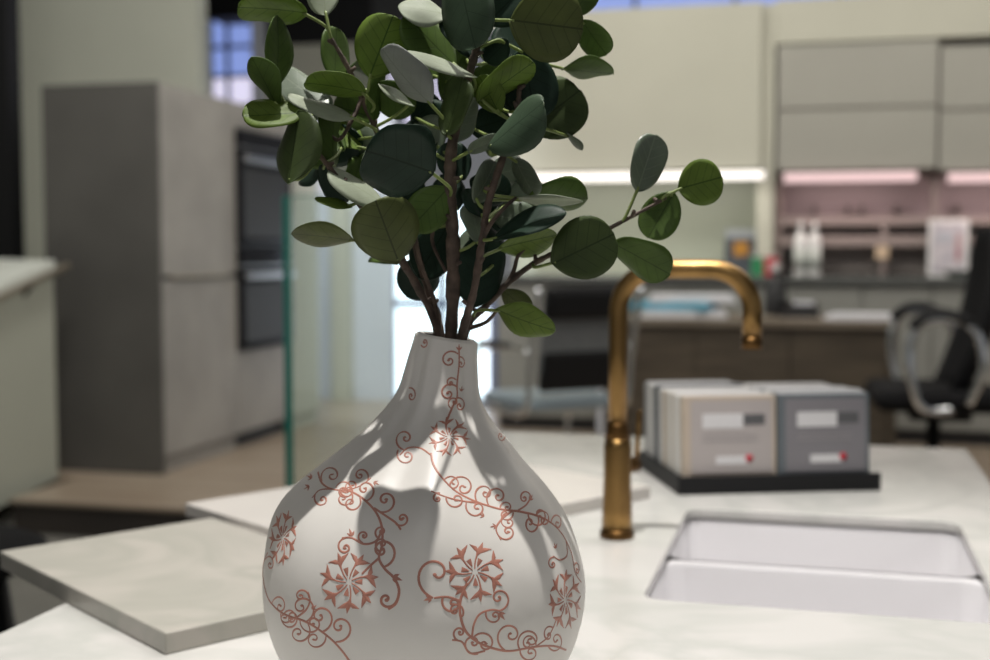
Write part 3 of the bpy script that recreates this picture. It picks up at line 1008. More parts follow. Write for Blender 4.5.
s = fd / FPX
zb1, zb2 = fz(438), fz(428)
lathe('base_ring', [(17.5 * s, 0), (17.5 * s, 0.006), (16 * s, 0.010)], M_brassd, fa, 32)
lathe('body', [(15.6 * s, 0.009), (15.0 * s, 0.03), (13.8 * s, zb1 * .6), (14.0 * s, zb1 - 0.01), (13.0 * s, zb1)], M_brass, fa, 32)
lathe('collar', [(13.2 * s, zb1), (12.4 * s, zb1 + 0.006), (10.8 * s, zb2 + 0.004), (10.4 * s, zb2 + 0.006)], M_brassd, fa, 32)
ztop = fz(269)
zend = fz(346)
rt = 9.6 * s
span = 129 * s / math.cos(YAW) * 0.985
R = 0.046
pts = [(0, 0, zb2), (0, 0, (zb2 + ztop) / 2), (0, 0, ztop - R)]
for k in range(1, 9):
    a = math.radians(k * 11.25)
    pts.append((R - R * math.cos(a), 0, ztop - R + R * math.sin(a)))
R2 = 0.044
pts.append((span / 2, 0, ztop))
for k in range(0, 9):
    a = math.radians(k * 11.25)
    pts.append((span - R2 + R2 * math.sin(a), 0, ztop - R2 + R2 * math.cos(a)))
pts += [(span, 0, zend + 0.012)]
tube('spout', pts, rt, M_brass, fa, 20)
tube('aerator', [(span, 0, zend + 0.013), (span, 0, zend)], rt * 1.08, M_brassd, fa, 20)
lv = tube('lever', [(0.0, 0.012, zb1 * .70), (0.018, 0.028, zb1 * .70)], 0.009, M_brassd, fa, 14)
tube('lever_pin', [(0.017, 0.027, zb1 * .70), (0.020, 0.030, zb1 * 1.25)], 0.0028, M_brass, lv, 10)

# ------------------------------------------------------------------ sample tray
tfl, tfr, tbl = PZ(678, 495, WZ), PZ(880, 490, WZ), PZ(638, 466, WZ)
ang = math.atan2(tfr.y - tfl.y, tfr.x - tfl.x)
TW, TD = (tfr - tfl).length, 0.24
tr = thing('sample_tray', (tfl.x, tfl.y, WZ), 'black display tray holding upright sample folders', 'tray', ang)
TB = 0.020
box('base', 0, TW, 0, TD, 0, TB, M_black, tr, 0.002)
box('front_lip', 0.0, TW, -0.003, 0.002, 0, TB + 0.004, M_black, tr, 0.001)
Rz = Matrix.Rotation(ang, 4, 'Z')
x0a = 0.010
wA = 0.127
cols = {'beige': (0.50, 0.42, 0.34), 'white': (0.66, 0.65, 0.63), 'cream': (0.58, 0.54, 0.48), 'black': (0.03, 0.035, 0.045), 'grey': (0.36, 0.37, 0.38), 'slate': (0.13, 0.15, 0.165), 'tan': (0.42, 0.33, 0.24)}
M_label = mat('label_white', (0.66, 0.65, 0.66), 0.55)
M_labeld = mat('label_dark', (0.10, 0.10, 0.105), 0.55)
M_front1 = mat('folder_face', (0.42, 0.38, 0.37), 0.5)
M_front2 = mat('folder_face_slate', (0.21, 0.20, 0.215), 0.5)


def folder(x, y, w, h, th, colname, label, front=None, lean=4.0):
    p = Vector((x, y, TB))
    wp = Rz @ p
    t = thing('sample_folder', (tfl.x + wp.x, tfl.y + wp.y, WZ + wp.z), label, 'folder', ang, 'sample folders in the black tray')
    M = Matrix.Rotation(math.radians(-lean), 4, 'X')
    m = mat('folder_' + colname, cols[colname], 0.45, var=0.05)
    box('cover', 0, w, 0, th, 0.0, h, m, t, 0.0015, M)
    box('pages', 0.003, w - 0.003, th * .25, th * .75, 0.002, h + 0.0015, M_label, t, 0, M)
    if front:
        f = box('face_sheet', 0.010, w - 0.006, -0.0012, 0.0002, 0.006, h - 0.006, front, t, 0, M)
        box('title_strip', 0.026, w - 0.046, -0.0018, -0.0010, h * .60, h * .78, M_label, f, 0, M)
        box('title_block', w - 0.045, w - 0.016, -0.0018, -0.0010, h * .64, h * .77, M_labeld, f, 0, M)
        for zz in (0.50, 0.44):
            box('text_line', 0.026, w - 0.026, -0.0016, -0.0010, h * zz, h * zz + 0.0016, mat('text_grey', (0.30, 0.28, 0.285), 0.6), f, 0, M)
        box('logo_strip', 0.044, w - 0.040, -0.0018, -0.0010, h * .16, h * .26, M_label, f, 0, M)
        lg = lathe('logo_dot', [(0.0052, 0), (0.0052, 0.0008)], M_red, f, 16, (0, 0, 0))
        lg.data.transform(M @ Matrix.Translation((w - 0.038, -0.0012, h * .23)) @ Matrix.Rotation(math.radians(90), 4, 'X'))
    return t


left_seq = [('beige', .016, .108), ('white', .013, .107), ('white', .013, .107), ('cream', .015, .107), ('white', .014, .106), ('cream', .014, .106), ('tan', .010, .104), ('white', .014, .106), ('grey', .012, .105), ('black', .015, .108), ('grey', .016, .104), ('white', .02, .106), ('grey', .02, .106)]
names = ['front beige sample folder with a pale title label and red logo dot', 'white sample folder second from the front in the left row', 'white sample folder third from the front in the left row', 'cream sample folder fourth from the front in the left row', 'white sample folder fifth from the front in the left row', 'cream sample folder sixth from the front in the left row', 'slim tan sample folder in the left row', 'white sample folder right behind the tan one in the left row', 'grey sample folder just before the black one in the left row', 'black sample folder near the back of the left row', 'grey sample folder just behind the black one in the left row', 'white sample folder second from the back in the left row', 'grey sample folder last in the left row']
y = 0.010
for i, (c, th_, h) in enumerate(left_seq):
    folder(x0a, y, wA, h, th_, c, names[i], M_front1 if i == 0 else None)
    y += th_ + 0.0015
right_seq = [('slate', .018, .109), ('grey', .014, .111), ('white', .018, .110), ('slate', .014, .109), ('grey', .016, .109), ('white', .02, .106), ('slate', .016, .106), ('cream', .018, .106), ('white', .022, .106)]
names = ['front slate folder with a white title label and red logo dot', 'grey sample folder second in the right row', 'white sample folder third in the right row', 'slate sample folder fourth in the right row', 'grey sample folder fifth in the right row', 'white sample folder sixth in the right row', 'slate sample folder seventh in the right row', 'cream sample folder eighth in the right row', 'white sample folder last in the right row']
y = 0.008
for i, (c, th_, h) in enumerate(right_seq):
    folder(x0a + wA + 0.002, y, 0.127, h, th_, c, names[i], M_front2 if i == 0 else None)
    y += th_ + 0.0015

# ------------------------------------------------------------------ vase
VD = 0.835
prof_px = [  # y, left, right outline in the photograph's frame
    (338, 417, 478), (348, 414.5, 478), (360, 411, 478), (385, 404, 479), (400, 396, 482), (420, 378, 492), (440, 355, 507), (460, 330, 522),
    (480, 304, 540), (500, 285, 556), (520, 273, 569), (545, 265, 580), (575, 262, 587), (605, 264, 586), (635, 272, 579), (660, 284, 568),
    (685, 304, 546), (705, 330, 520), (718, 352, 498), (724, 366, 484)]
vb = P(424, 600, VD)
VB = Vector((vb.x, vb.y, WZ))
vpos = []
for y, l, r_ in prof_px:
    c = P((l + r_) / 2, y, VD)
    hw = (r_ - l) / 2 / FPX * VD * 1.012
    hw = hw / math.sqrt(1 + (hw / VD) ** 2)
    off = ((l + r_) / 2 - 424.0) / FPX * VD
    vpos.append((c.z - WZ, hw, off))
vpos.sort()
zmin = vpos[0][0]
vpos = [(z - zmin * (1 - min(1, (z - zmin) / 0.1)) if True else z, h, o) for z, h, o in vpos]
sp_ = smooth_path(vpos, 5)
RIGHT = Vector(_r)


def vrad(zf_, th):
    # gathered pleats on neck and shoulder
    k = max(0.0, min(1.0, (zf_ - 0.115) / 0.06))
    kk = k * k * (3 - 2 * k)
    top = max(0.0, min(1.0, (zf_ - 0.235) / 0.03))
    amp = 0.075 * kk * (1 - 0.55 * top)
    w = math.cos(5 * th + 0.6 + 3.0 * zf_) * 0.6 + math.cos(8 * th - 1.1 - 6 * zf_) * 0.4 + 0.3 * math.cos(13 * th + 0.4)
    low = max(0.0, 1 - abs(zf_ - 0.11) / 0.07)
    return 1 + amp * w + 0.010 * low * math.cos(4 * th + 2.2)


NS = 128
verts, faces = [], []
rows = [(z, h, o) for z, h, o in sp_]
zt_, ht_, ot_ = rows[-1]
nout = len(rows)
rows += [(zt_ + 0.0015, ht_ - 0.0018, ot_), (zt_ + 0.0005, ht_ - 0.0042, ot_), (zt_ - 0.01, ht_ - 0.0052, ot_), (zt_ - 0.05, ht_ - 0.006, ot_ - .004), (zt_ - 0.09, ht_ - 0.003, ot_ - .012)]
ZT = zt_


def vsurf(z, h, o, th):
    rr = h * vrad(min(z, ZT), th)
    tilt = 0.0
    if z > 0.2:
        tilt = -(z - 0.2) / (ZT - 0.2) * 0.16 * rr * math.cos(th)   # mouth dips to the right
    return Vector((0, 0, 0)) + RIGHT * (o + rr * math.cos(th)) + Vector((-math.sin(YAW), math.cos(YAW), 0)) * (rr * math.sin(th)) + Vector((0, 0, z + tilt))


for z, h, o in rows:
    for k in range(NS):
        verts.append(vsurf(z, h, o, 2 * math.pi * k / NS))
for i in range(len(rows) - 1):
    for k in range(NS):
        k2 = (k + 1) % NS
        faces.append((i * NS + k, i * NS + k2, (i + 1) * NS + k2, (i + 1) * NS + k))
va = thing('vase', VB, 'white bulbous ceramic vase with terracotta scroll pattern and narrow neck', 'vase')
vfaces_out = faces[:(nout - 1) * NS] + [tuple(range(NS))[::-1]]
vbody = mesh_obj('body', verts[:(nout + 2) * NS], faces[:(nout + 1) * NS] + [tuple(range(NS))[::-1]], M_vase, va, True)
vin = mesh_obj('inner_wall', verts[(nout + 1) * NS:], [tuple(i - (nout + 1) * NS for i in f) for f in faces[(nout + 1) * NS:]] + [tuple(range((len(rows) - nout - 2) * NS, (len(rows) - nout - 1) * NS))], M_vasein, va, True)

bvh = BVHTree.FromPolygons([v + VB for v in verts], faces)


def hit(px, py):
    v = Vector(ray(px, py)).normalized()
    loc, n, i, d = bvh.ray_cast(CAMV, v)
    if loc is None:
        return None
    if n.dot(v) > 0:
        n = -n
    return loc - VB, n


class Orn:
    def __init__(self):
        self.v, self.f = [], []

    def ribbon(self, pts, widths):
        """pts in photo pixels on the vase surface, widths in pixels"""
        hs = []
        for (x, y), w in zip(pts, widths):
            q = hit(x, y)
            if q is None:
                if len(hs) > 1:
                    self._emit(hs)
                hs = []
                continue
            if hs and (q[0] - hs[-1][0]).length > 0.02:
                if len(hs) > 1:
                    self._emit(hs)
                hs = []
            hs.append((q[0], q[1], w * VD / FPX / 2 * 0.78))
        if len(hs) > 1:
            self._emit(hs)

    def _emit(self, hs):
        b = len(self.v)
        n = len(hs)
        for i in range(n):
            p, nn, w = hs[i]
            t = hs[min(i + 1, n - 1)][0] - hs[max(i - 1, 0)][0]
            if t.length < 1e-9:
                t = Vector((0, 0, 1))
            s = nn.cross(t.normalized())
            self.v += [p - s * w + nn * 0.00005, p + nn * 0.0004, p + s * w + nn * 0.00005]
        for i in range(n - 1):
            a = b + 3 * i
            self.f += [(a, a + 1, a + 4, a + 3), (a + 1, a + 2, a + 5, a + 4)]

    def curve(self, pts, w0=3.0, w1=None):
        sp = smooth_path(pts, 8)
        w1 = w0 if w1 is None else w1
        n = len(sp)
        self.ribbon([tuple(p) for p in sp], [w0 + (w1 - w0) * i / (n - 1) for i in range(n)])
        return sp

    def curl(self, x, y, ang, size, hand=1, w=2.6, turn=1.25, sx=1.0):
        """a scroll that leaves (x, y) in direction ang (degrees, y down) and rolls up"""
        n = 34
        a = math.radians(ang)
        pts, ws = [(x, y)], [w * 0.8]
        tot = turn * 1.10 * 2 * math.pi
        for i in range(n):
            s = (i + 0.5) / n
            rad = size * (1.0 * (1 - s) ** 1.7 + 0.17)
            da = tot / n
            a += hand * da
            x += math.cos(a) * rad * da * sx
            y += math.sin(a) * rad * da
            pts.append((x, y))
            ws.append(w)
        self.ribbon(pts, ws)
        self.dot(x, y, w * 0.7, sx)

    def dot(self, x, y, r, sx=1.0):
        self.ribbon([(x - r * sx, y), (x - r * sx * .6, y), (x, y), (x + r * sx * .6, y), (x + r * sx, y)], [0.3, 1.6 * r, 2 * r, 1.6 * r, 0.3])

    def leaflet(self, x, y, ang, size, sx=1.0):
        a = math.radians(ang)
        for da, l in ((0, 1.0), (0.75, 0.72), (-0.75, 0.72)):
            ca, sa = math.cos(a + da), math.sin(a + da)
            self.ribbon([(x + ca * size * l * t * sx, y + sa * size * l * t) for t in (0, .3, .6, 1)], [1.2, size * .42, size * .34, 0.3])

    def flower(self, cx_, cy_, R, sx=1.0, rot=0, n=7, shear=0.0):
        for k in range(n):
            a = math.radians(rot + 360 * k / n)
            bend = 0.9

            def pt(rr, aa):
                xx, yy = math.cos(aa) * rr, math.sin(aa) * rr
                return (cx_ + xx * sx, cy_ + yy + xx * shear)
            self.ribbon([pt(R * t, a + bend * (t - .2) * 0.5) for t in (.10, .25, .4, .55, .70)], [1.4, 1.8, 2.0, 2.4, R * .20])
            e = a + bend * .28
            # spreading fish-tail end with three points
            self.ribbon([pt(R * .62, e), pt(R * .78, e + .03), pt(R * 1.02, e + .05)], [R * .10, R * .22, 0.4])
            self.ribbon([pt(R * .66, e), pt(R * .80, e + .20), pt(R * .94, e + .42)], [R * .10, R * .18, 0.4])
            self.ribbon([pt(R * .66, e), pt(R * .80, e - .20), pt(R * .94, e - .40)], [R * .10, R * .18, 0.4])
            # inner wedge between the stalks
            m_ = a + math.pi / n
            self.ribbon([pt(R * .20, m_), pt(R * .32, m_), pt(R * .46, m_)], [1.0, R * .14, R * .22])

    def build(self, name, parent):
        if not self.v:
            return None
        return mesh_obj(name, self.v, self.f, M_scroll, parent, True)


def backcopy(o, deg):
    me = o.data.copy()
    a = math.radians(deg)
    for v in me.vertices:
        z = v.co.z
        # offset of the vase axis at this height
        off = np.interp(z, [q[0] for q in sp_], [q[2] for q in sp_])
        ax = RIGHT * float(off)
        d = v.co - ax
        th = math.atan2(d.xy.dot(Vector(_h).xy), d.xy.dot(RIGHT.xy))
        r = d.xy.length / vrad(min(z, ZT), th)
        th2 = th + a
        rr = r * vrad(min(z, ZT), th2) + 0.0003
        v.co = ax + RIGHT * (rr * math.cos(th2)) + Vector(_h) * (rr * math.sin(th2)) + Vector((0, 0, z))
    n = bpy.data.objects.new(o.name.split('.')[0], me)
    COL.objects.link(n)
    n.parent = o.parent
    return n


orn = []
# vine A: from the neck flower across the right shoulder and down the right side
o = Orn()
o.curve([(431, 453), (434, 466), (444, 480), (457, 492), (477, 502), (500, 509), (517, 511)], 2.6, 3.4)
o.curve([(431, 491), (446, 497), (462, 501), (480, 503)], 2.2, 3.0)
o.curve([(517, 511), (535, 515), (550, 522), (562, 534), (571, 552), (575, 572), (581, 582)], 3.4, 2.2)
o.curl(446, 497, 100, 9, -1)
o.curl(440, 493, 200, 5, -1, 2.4)
o.curl(466, 503, 110, 10, -1)
o.curl(449, 486, -80, 12, 1)
o.curl(444, 480, -60, 8, 1, 2.2)
o.curl(478, 503, -140, 10, 1)
o.curl(490, 507, -140, 11, 1)
o.curl(500, 509, -100, 6, 1, 2.2)
o.curve([(512, 511), (502, 519), (496, 529), (501, 540)], 2.6, 2.4)
o.curl(499, 536, 60, 8, -1, 2.6)
o.leaflet(496, 526, 170, 6)
o.curl(513, 511, 70, 7, 1, 2.2)
o.leaflet(484, 516, 200, 6)
o.curl(506, 513, 160, 8, -1, 2.2)
o.curve([(517, 511), (526, 505), (531, 497)], 2.2, 2.0)
o.leaflet(530, 500, -60, 6, .8)
o.curl(531, 497, -100, 7, -1, 2.2, sx=.8)
o.curl(528, 513, 95, 12, -1, 2.4, sx=.8)
o.curl(538, 516, 60, 11, 1, 2.4, sx=.7)
o.curl(536, 515, -60, 9, 1, 2.2, sx=.8)
o.curl(551, 522, -80, 9, 1, 2.2, sx=.6)
o.curve([(566, 541), (567, 555), (560, 560), (553, 556)], 2.4, 2.0)
o.curl(554, 557, 190, 6, -1, 2.2, sx=.8)
o.leaflet(556, 548, -120, 6, .7)
o.curl(574, 566, -60, 7, 1, 2.0, sx=.4)
orn.append(o.build('scroll_vine', va))
# vine B: right lower flower stem
o = Orn()
o.curve([(467, 583), (461, 598), (460, 613), (465, 630), (476, 641), (492, 648), (510, 651), (534, 647), (553, 646), (566, 650)], 3.4, 2.6)
o.curve([(460, 601), (447, 597), (434, 598)], 3.2, 2.4)
o.curl(433, 598, 195, 21, 1, 3.0, 1.05)
o.leaflet(431, 598, 160, 8)
o.curl(443, 597, 120, 10, -1, 2.8)
o.curl(462, 617, -50, 8, -1, 2.4)
o.curve([(472, 637), (474, 624), (480, 614), (491, 610), (500, 611)], 2.6, 2.4)
o.curl(499, 611, -5, 11, -1, 2.6)
o.curl(486, 612, 110, 8, -1, 2.2)
o.leaflet(499, 613, 50, 9)
o.curl(473, 638, -60, 11, 1, 2.4)
o.curl(506, 651, -160, 14, 1, 2.4)
o.curl(520, 650, -130, 12, 1, 2.4)
o.curl(536, 646, -80, 9, -1, 2.2, sx=.8)
o.curve([(535, 647), (547, 638), (553, 628), (556, 620)], 2.4, 2.0)
o.curl(553, 628, -140, 8, -1, 2.2, sx=.7)
o.curve([(485, 651), (470, 653), (462, 642), (452, 640)], 2.6, 2.2)
o.curl(459, 641, 190, 7, 1, 2.4)
o.curl(478, 654, 160, 10, 1, 2.4)
o.curl(548, 646, 60, 11, -1, 2.2, sx=.7)
o.curl(520, 650, 100, 9, -1, 2.2)
orn.append(o.build('scroll_vine', va))
# vine C: in front, left of centre
o = Orn()
o.curve([(342, 488), (356, 494), (368, 503), (377, 514), (382, 528), (382, 545), (379, 558), (385, 569), (394, 578), (399, 590), (396, 603), (388, 609)], 2.6, 3.4)
o.curl(397, 600, 100, 9, 1, 3.2, 1.1)
o.curve([(374, 508), (386, 516), (396, 523), (401, 530)], 2.8, 2.4)
o.curl(380, 512, 20, 11, -1, 2.8)
o.curl(396, 524, 45, 7, -1, 2.6)
o.curve([(382, 530), (376, 541), (364, 544), (352, 538), (342, 538)], 3.0, 2.4)
o.curl(346, 538, 180, 8, -1, 2.8)
o.leaflet(352, 536, -110, 8)
o.curl(363, 543, -170, 6, 1, 2.4)
o.curl(378, 538, -150, 6, 1, 2.4)
o.curl(381, 552, -170, 7, 1, 2.4)
o.curl(384, 567, -10, 14, -1, 3.0)
o.leaflet(393, 577, 20, 10)
o.curl(360, 497, 60, 9, 1, 2.6)
o.curl(352, 492, 100, 7, 1, 2.4)
o.curl(366, 501, -10, 10, -1, 2.6)
o.curve([(379, 558), (370, 566), (362, 574)], 3.0, 2.6)
orn.append(o.build('scroll_vine', va))
# vine D: lower left
o = Orn()
o.curve([(265, 588), (269, 600), (279, 611), (291, 617), (304, 621), (318, 629), (332, 640), (343, 652), (350, 662)], 2.8, 3.2)
o.curve([(296, 618), (306, 610), (310, 600), (308, 592)], 2.6, 2.2)
o.curl(309, 598, -80, 7, -1, 2.4)
o.leaflet(312, 609, -40, 6)
o.curl(306, 622, -20, 13, -1, 2.6)
o.curl(322, 632, -10, 13, -1, 2.6)
o.curl(336, 642, 10, 13, -1, 2.6)
o.curl(300, 620, 100, 11, -1, 2.4)
o.curl(308, 624, 50, 11, 1, 2.4)
o.curl(281, 612, 110, 12, -1, 2.4, sx=.8)
o.curl(272, 603, -70, 10, 1, 2.2, sx=.7)
o.curl(284, 614, -60, 8, 1, 2.2, sx=.8)
o.curl(292, 617, 90, 6, 1, 2.2)
o.curl(326, 636, 80, 10, 1, 2.2)
o.curve([(265, 588), (263, 575), (264, 562), (268, 552)], 2.4, 1.8)
o.curl(265, 560, -60, 8, 1, 2.0, sx=.6)
orn.append(o.build('scroll_vine', va))
# vine E: upper left shoulder
o = Orn()
o.curve([(318, 472), (322, 483), (332, 489), (346, 490), (360, 486), (371, 478)], 2.4, 2.4)
o.curve([(332, 489), (320, 490), (312, 498)], 2.4, 2.2)
o.curl(318, 491, 150, 8, -1, 2.4)
o.curl(366, 483, -40, 8, -1, 2.4)
o.leaflet(374, 482, 30, 6)
o.curl(322, 482, -120, 10, 1, 2.4)
o.curl(336, 488, -80, 8, 1, 2.2)
o.curl(346, 489, -110, 6, 1, 2.2)
o.curl(350, 490, 40, 9, 1, 2.4)
o.curl(340, 490, 90, 7, -1, 2.2)
o.leaflet(309, 486, 150, 7, .8)
o.leaflet(312, 478, 200, 7, .8)
orn.append(o.build('scroll_vine', va))
# vine F: neck
o = Orn()
o.curve([(459, 349), (459, 365), (457, 384), (457, 397), (452, 408), (447, 420)], 2.2, 2.8)
o.curl(458, 354, -130, 9, -1, 2.2)
o.curl(459, 357, -20, 6, 1, 1.8, sx=.7)
o.leaflet(459, 350, -90, 6)
o.curl(457, 387, -130, 9, -1, 2.4)
o.curl(456, 380, -120, 5, -1, 2.0)
o.curl(457, 398, -20, 7, 1, 2.2, sx=.8)
o.curl(452, 409, 200, 6, 1, 2.0)
o.leaflet(461, 391, -80, 5)
o.curl(421, 345, 60, 5, -1, 1.8, sx=.7)
o.curl(409, 388, -20, 7, 1, 2.0, sx=.7)
o.curl(398, 450, 120, 9, -1, 2.4)
o.curve([(431, 455), (420, 448), (408, 448), (400, 455)], 2.4, 2.0)
o.curl(404, 450, 190, 10, 1, 2.4)
o.curl(505, 432, 60, 6, 1, 2.0, sx=.7)
o.leaflet(498, 424, 45, 6, .7)
orn.append(o.build('scroll_vine', va))
for cx_, cy_, R_, sx_, rot_, sh in ((475, 572, 30, 1.0, 10, 0), (349, 582, 31, .95, 25, 0), (565, 600, 30, .55, 0, 0), (283, 538, 27, .52, 20, -0.2), (449, 437, 20, 1.05, 40, 0)):
    o = Orn()
    o.flower(cx_, cy_, R_, sx_, rot_, 7, sh)
    orn.append(o.build('flower_motif', va))
for o_ in [x for x in orn if x]:
    backcopy(o_, 180)

# ------------------------------------------------------------------ eucalyptus branches
AX = Vector((VB.x, VB.y, 0))


def L3(px, py, off):
    return P(px, py, VD + off / 100.0)


def leaf_mesh(L, W, cup, bend, wave, seed, fold=0.0):
    rnd = random.Random(seed)
    nu, nv = 14, 8
    verts, uvs, faces = [], [], []
    ph = rnd.uniform(0, 6.28)
    for i in range(nu + 1):
        u = 0.5 - 0.5 * math.cos(math.pi * i / nu)
        c = max(0.0, 1 - (2 * u - 1) ** 2)
        w = c ** (0.66 if u < 0.5 else 0.44) * (0.86 + 0.20 * u)
        if i == 0:
            w = 0.03
        if i == nu:
            w = 0.02
        for j in range(nv + 1):
            v = j / nv * 2 - 1
            x = u * L
            # pull the tip in slightly so the outline is rounded
            y = v * w * W / 2
            z = fold * W * abs(v) * w - cup * W * (v * v) * w + bend * L * (u * u - 0.5 * u) + wave * W * math.sin(ph + u * 7 + v * 1.5) * abs(v) ** 2
            verts.append((x, y, z))
            uvs.append((u, v * 0.5 * w + 0.5))
    for i in range(nu):
        for j in range(nv):
            a = i * (nv + 1) + j
            faces.append((a, a + nv + 1, a + nv + 2, a + 1))
    return verts, faces, uvs


stems = {
    # name: [(px, py, depth offset cm, radius mm)], label
    'main': ([(449, 420, 0, 4.6), (451, 340, 0, 4.8), (453, 290, -0.6, 4.8), (453, 240, -1.0, 4.8), (450, 190, -1.4, 4.4), (452, 145, -1.4, 3.8), (464, 95, -1.6, 3.2), (476, 50, -2.0, 2.8), (485, 22, -2.2, 2.2), (492, -12, -2.4, 1.8), (498, -45, -2.4, 1.4)],
             'tallest central eucalyptus branch with dark round leaves rising from the vase'),
    'left': ([(443, 420, 0, 2.8), (437, 332, 0.5, 2.8), (418, 288, 0.0, 2.8), (401, 260, -0.8, 2.6), (385, 232, -1.6, 2.4), (362, 207, -2.4, 2.2), (343, 185, -3.0, 2.0), (326, 163, -3.4, 1.8), (312, 146, -3.6, 1.4)],
             'low eucalyptus branch arching out to the left of the vase neck'),
    'upper_left': ([(444, 420, .3, 3.0), (441, 335, 0.8, 3.0), (428, 290, 1.4, 2.8), (412, 235, 1.6, 2.6), (394, 180, 1.2, 2.4), (377, 132, .6, 2.4), (362, 98, 0.0, 2.2), (348, 68, -.4, 1.8), (331, 38, -.8, 1.4)],
                   'eucalyptus branch leaning to the upper left with bright green leaves'),
    'right': ([(447, 420, -.3, 3.2), (462, 335, -.7, 3.2), (474, 290, -2.0, 2.8), (482, 240, -2.4, 2.6), (489, 200, -2.6, 2.6), (502, 160, -2.4, 2.4), (511, 132, -2.0, 2.2), (518, 105, -1.6, 1.9), (520, 82, -1.4, 1.6), (530, 40, -1.0, 1.4), (548, 12, -.4, 1.2)],
              'upright eucalyptus branch right of the centre with shiny grey leaves'),
    'low_right': ([(448, 420, .3, 2.6), (466, 332, .6, 2.6), (486, 306, 1.0, 2.6), (507, 284, .4, 2.4), (530, 266, 0, 2.2), (556, 252, -.4, 2.0), (590, 238, -.2, 1.8), (612, 227, .4, 1.6), (640, 212, 1.0, 1.4), (666, 198, 1.4, 1.0)],
                  'eucalyptus branch reaching far to the right over the faucet'),
}
SROOT, SPTS = {}, {}
for key, (pts, lab) in stems.items():
    base = L3(*pts[0][:3])
    root = thing('eucalyptus_branch', base, lab, 'branch', group='eucalyptus branches in the vase')
    sp = smooth_path([tuple(L3(a_, b_, c_)) + (r_ / 1000.0,) for a_, b_, c_, r_ in pts], 8)
    pp = [Vector(q[:3]) for q in sp]
    rnd = random.Random(hash(key) % 100 if False else len(key))
    rr = [q[3] * (1 + rnd.uniform(-.10, .22)) * 0.88 for q in sp]
    v_, f_ = tube_data([q - base for q in pp], rr, 9)
    st_ = mesh_obj('stem', v_, f_, M_bark, root, True)
    SROOT[key], SPTS[key] = root, pp
    # knots
    for i in range(6, len(pp) - 2, 7):
        d = Vector((rnd.uniform(-1, 1), rnd.uniform(-1, 1), rnd.uniform(0, 1))).normalized()
        tube('bud_stub', [pp[i] - base, pp[i] - base + d * (rr[i] + 0.0035)], [0.0018, 0.0012], M_bark, st_, 7)

# thin side twigs: branch, [(px, py, depth offset)]
for key, pts in [('left', [(437, 332, .5), (424, 300, .9), (408, 268, 1.0), (398, 244, .8), (388, 222, .4)]),
                 ('upper_left', [(440, 335, .8), (434, 300, .2), (420, 262, -.2), (414, 232, -.4), (398, 205, -.6)]),
                 ('upper_left', [(362, 98, 0), (352, 120, -.6), (338, 140, -1.0), (322, 124, -1.6)]),
                 ('main', [(450, 190, -1.4), (440, 215, -.8), (432, 240, -.2), (446, 272, -.4)]),
                 ('right', [(482, 240, -2.4), (492, 222, -2.8), (506, 206, -3.0), (516, 198, -2.4)]),
                 ('low_right', [(507, 284, .4), (514, 270, .2), (518, 256, 0), (528, 246, -.2)]),
                 ('low_right', [(470, 328, .6), (486, 322, 0), (498, 309, -1.0)])]:
    base = SROOT[key].location
    sp = smooth_path([tuple(L3(*q)) for q in pts], 6)
    n = len(sp)
    v_, f_ = tube_data([Vector(q) - base for q in sp], [0.0017 - 0.0007 * i / n for i in range(n)], 7)
    mesh_obj('twig', v_, f_, M_bark, SROOT[key], True)

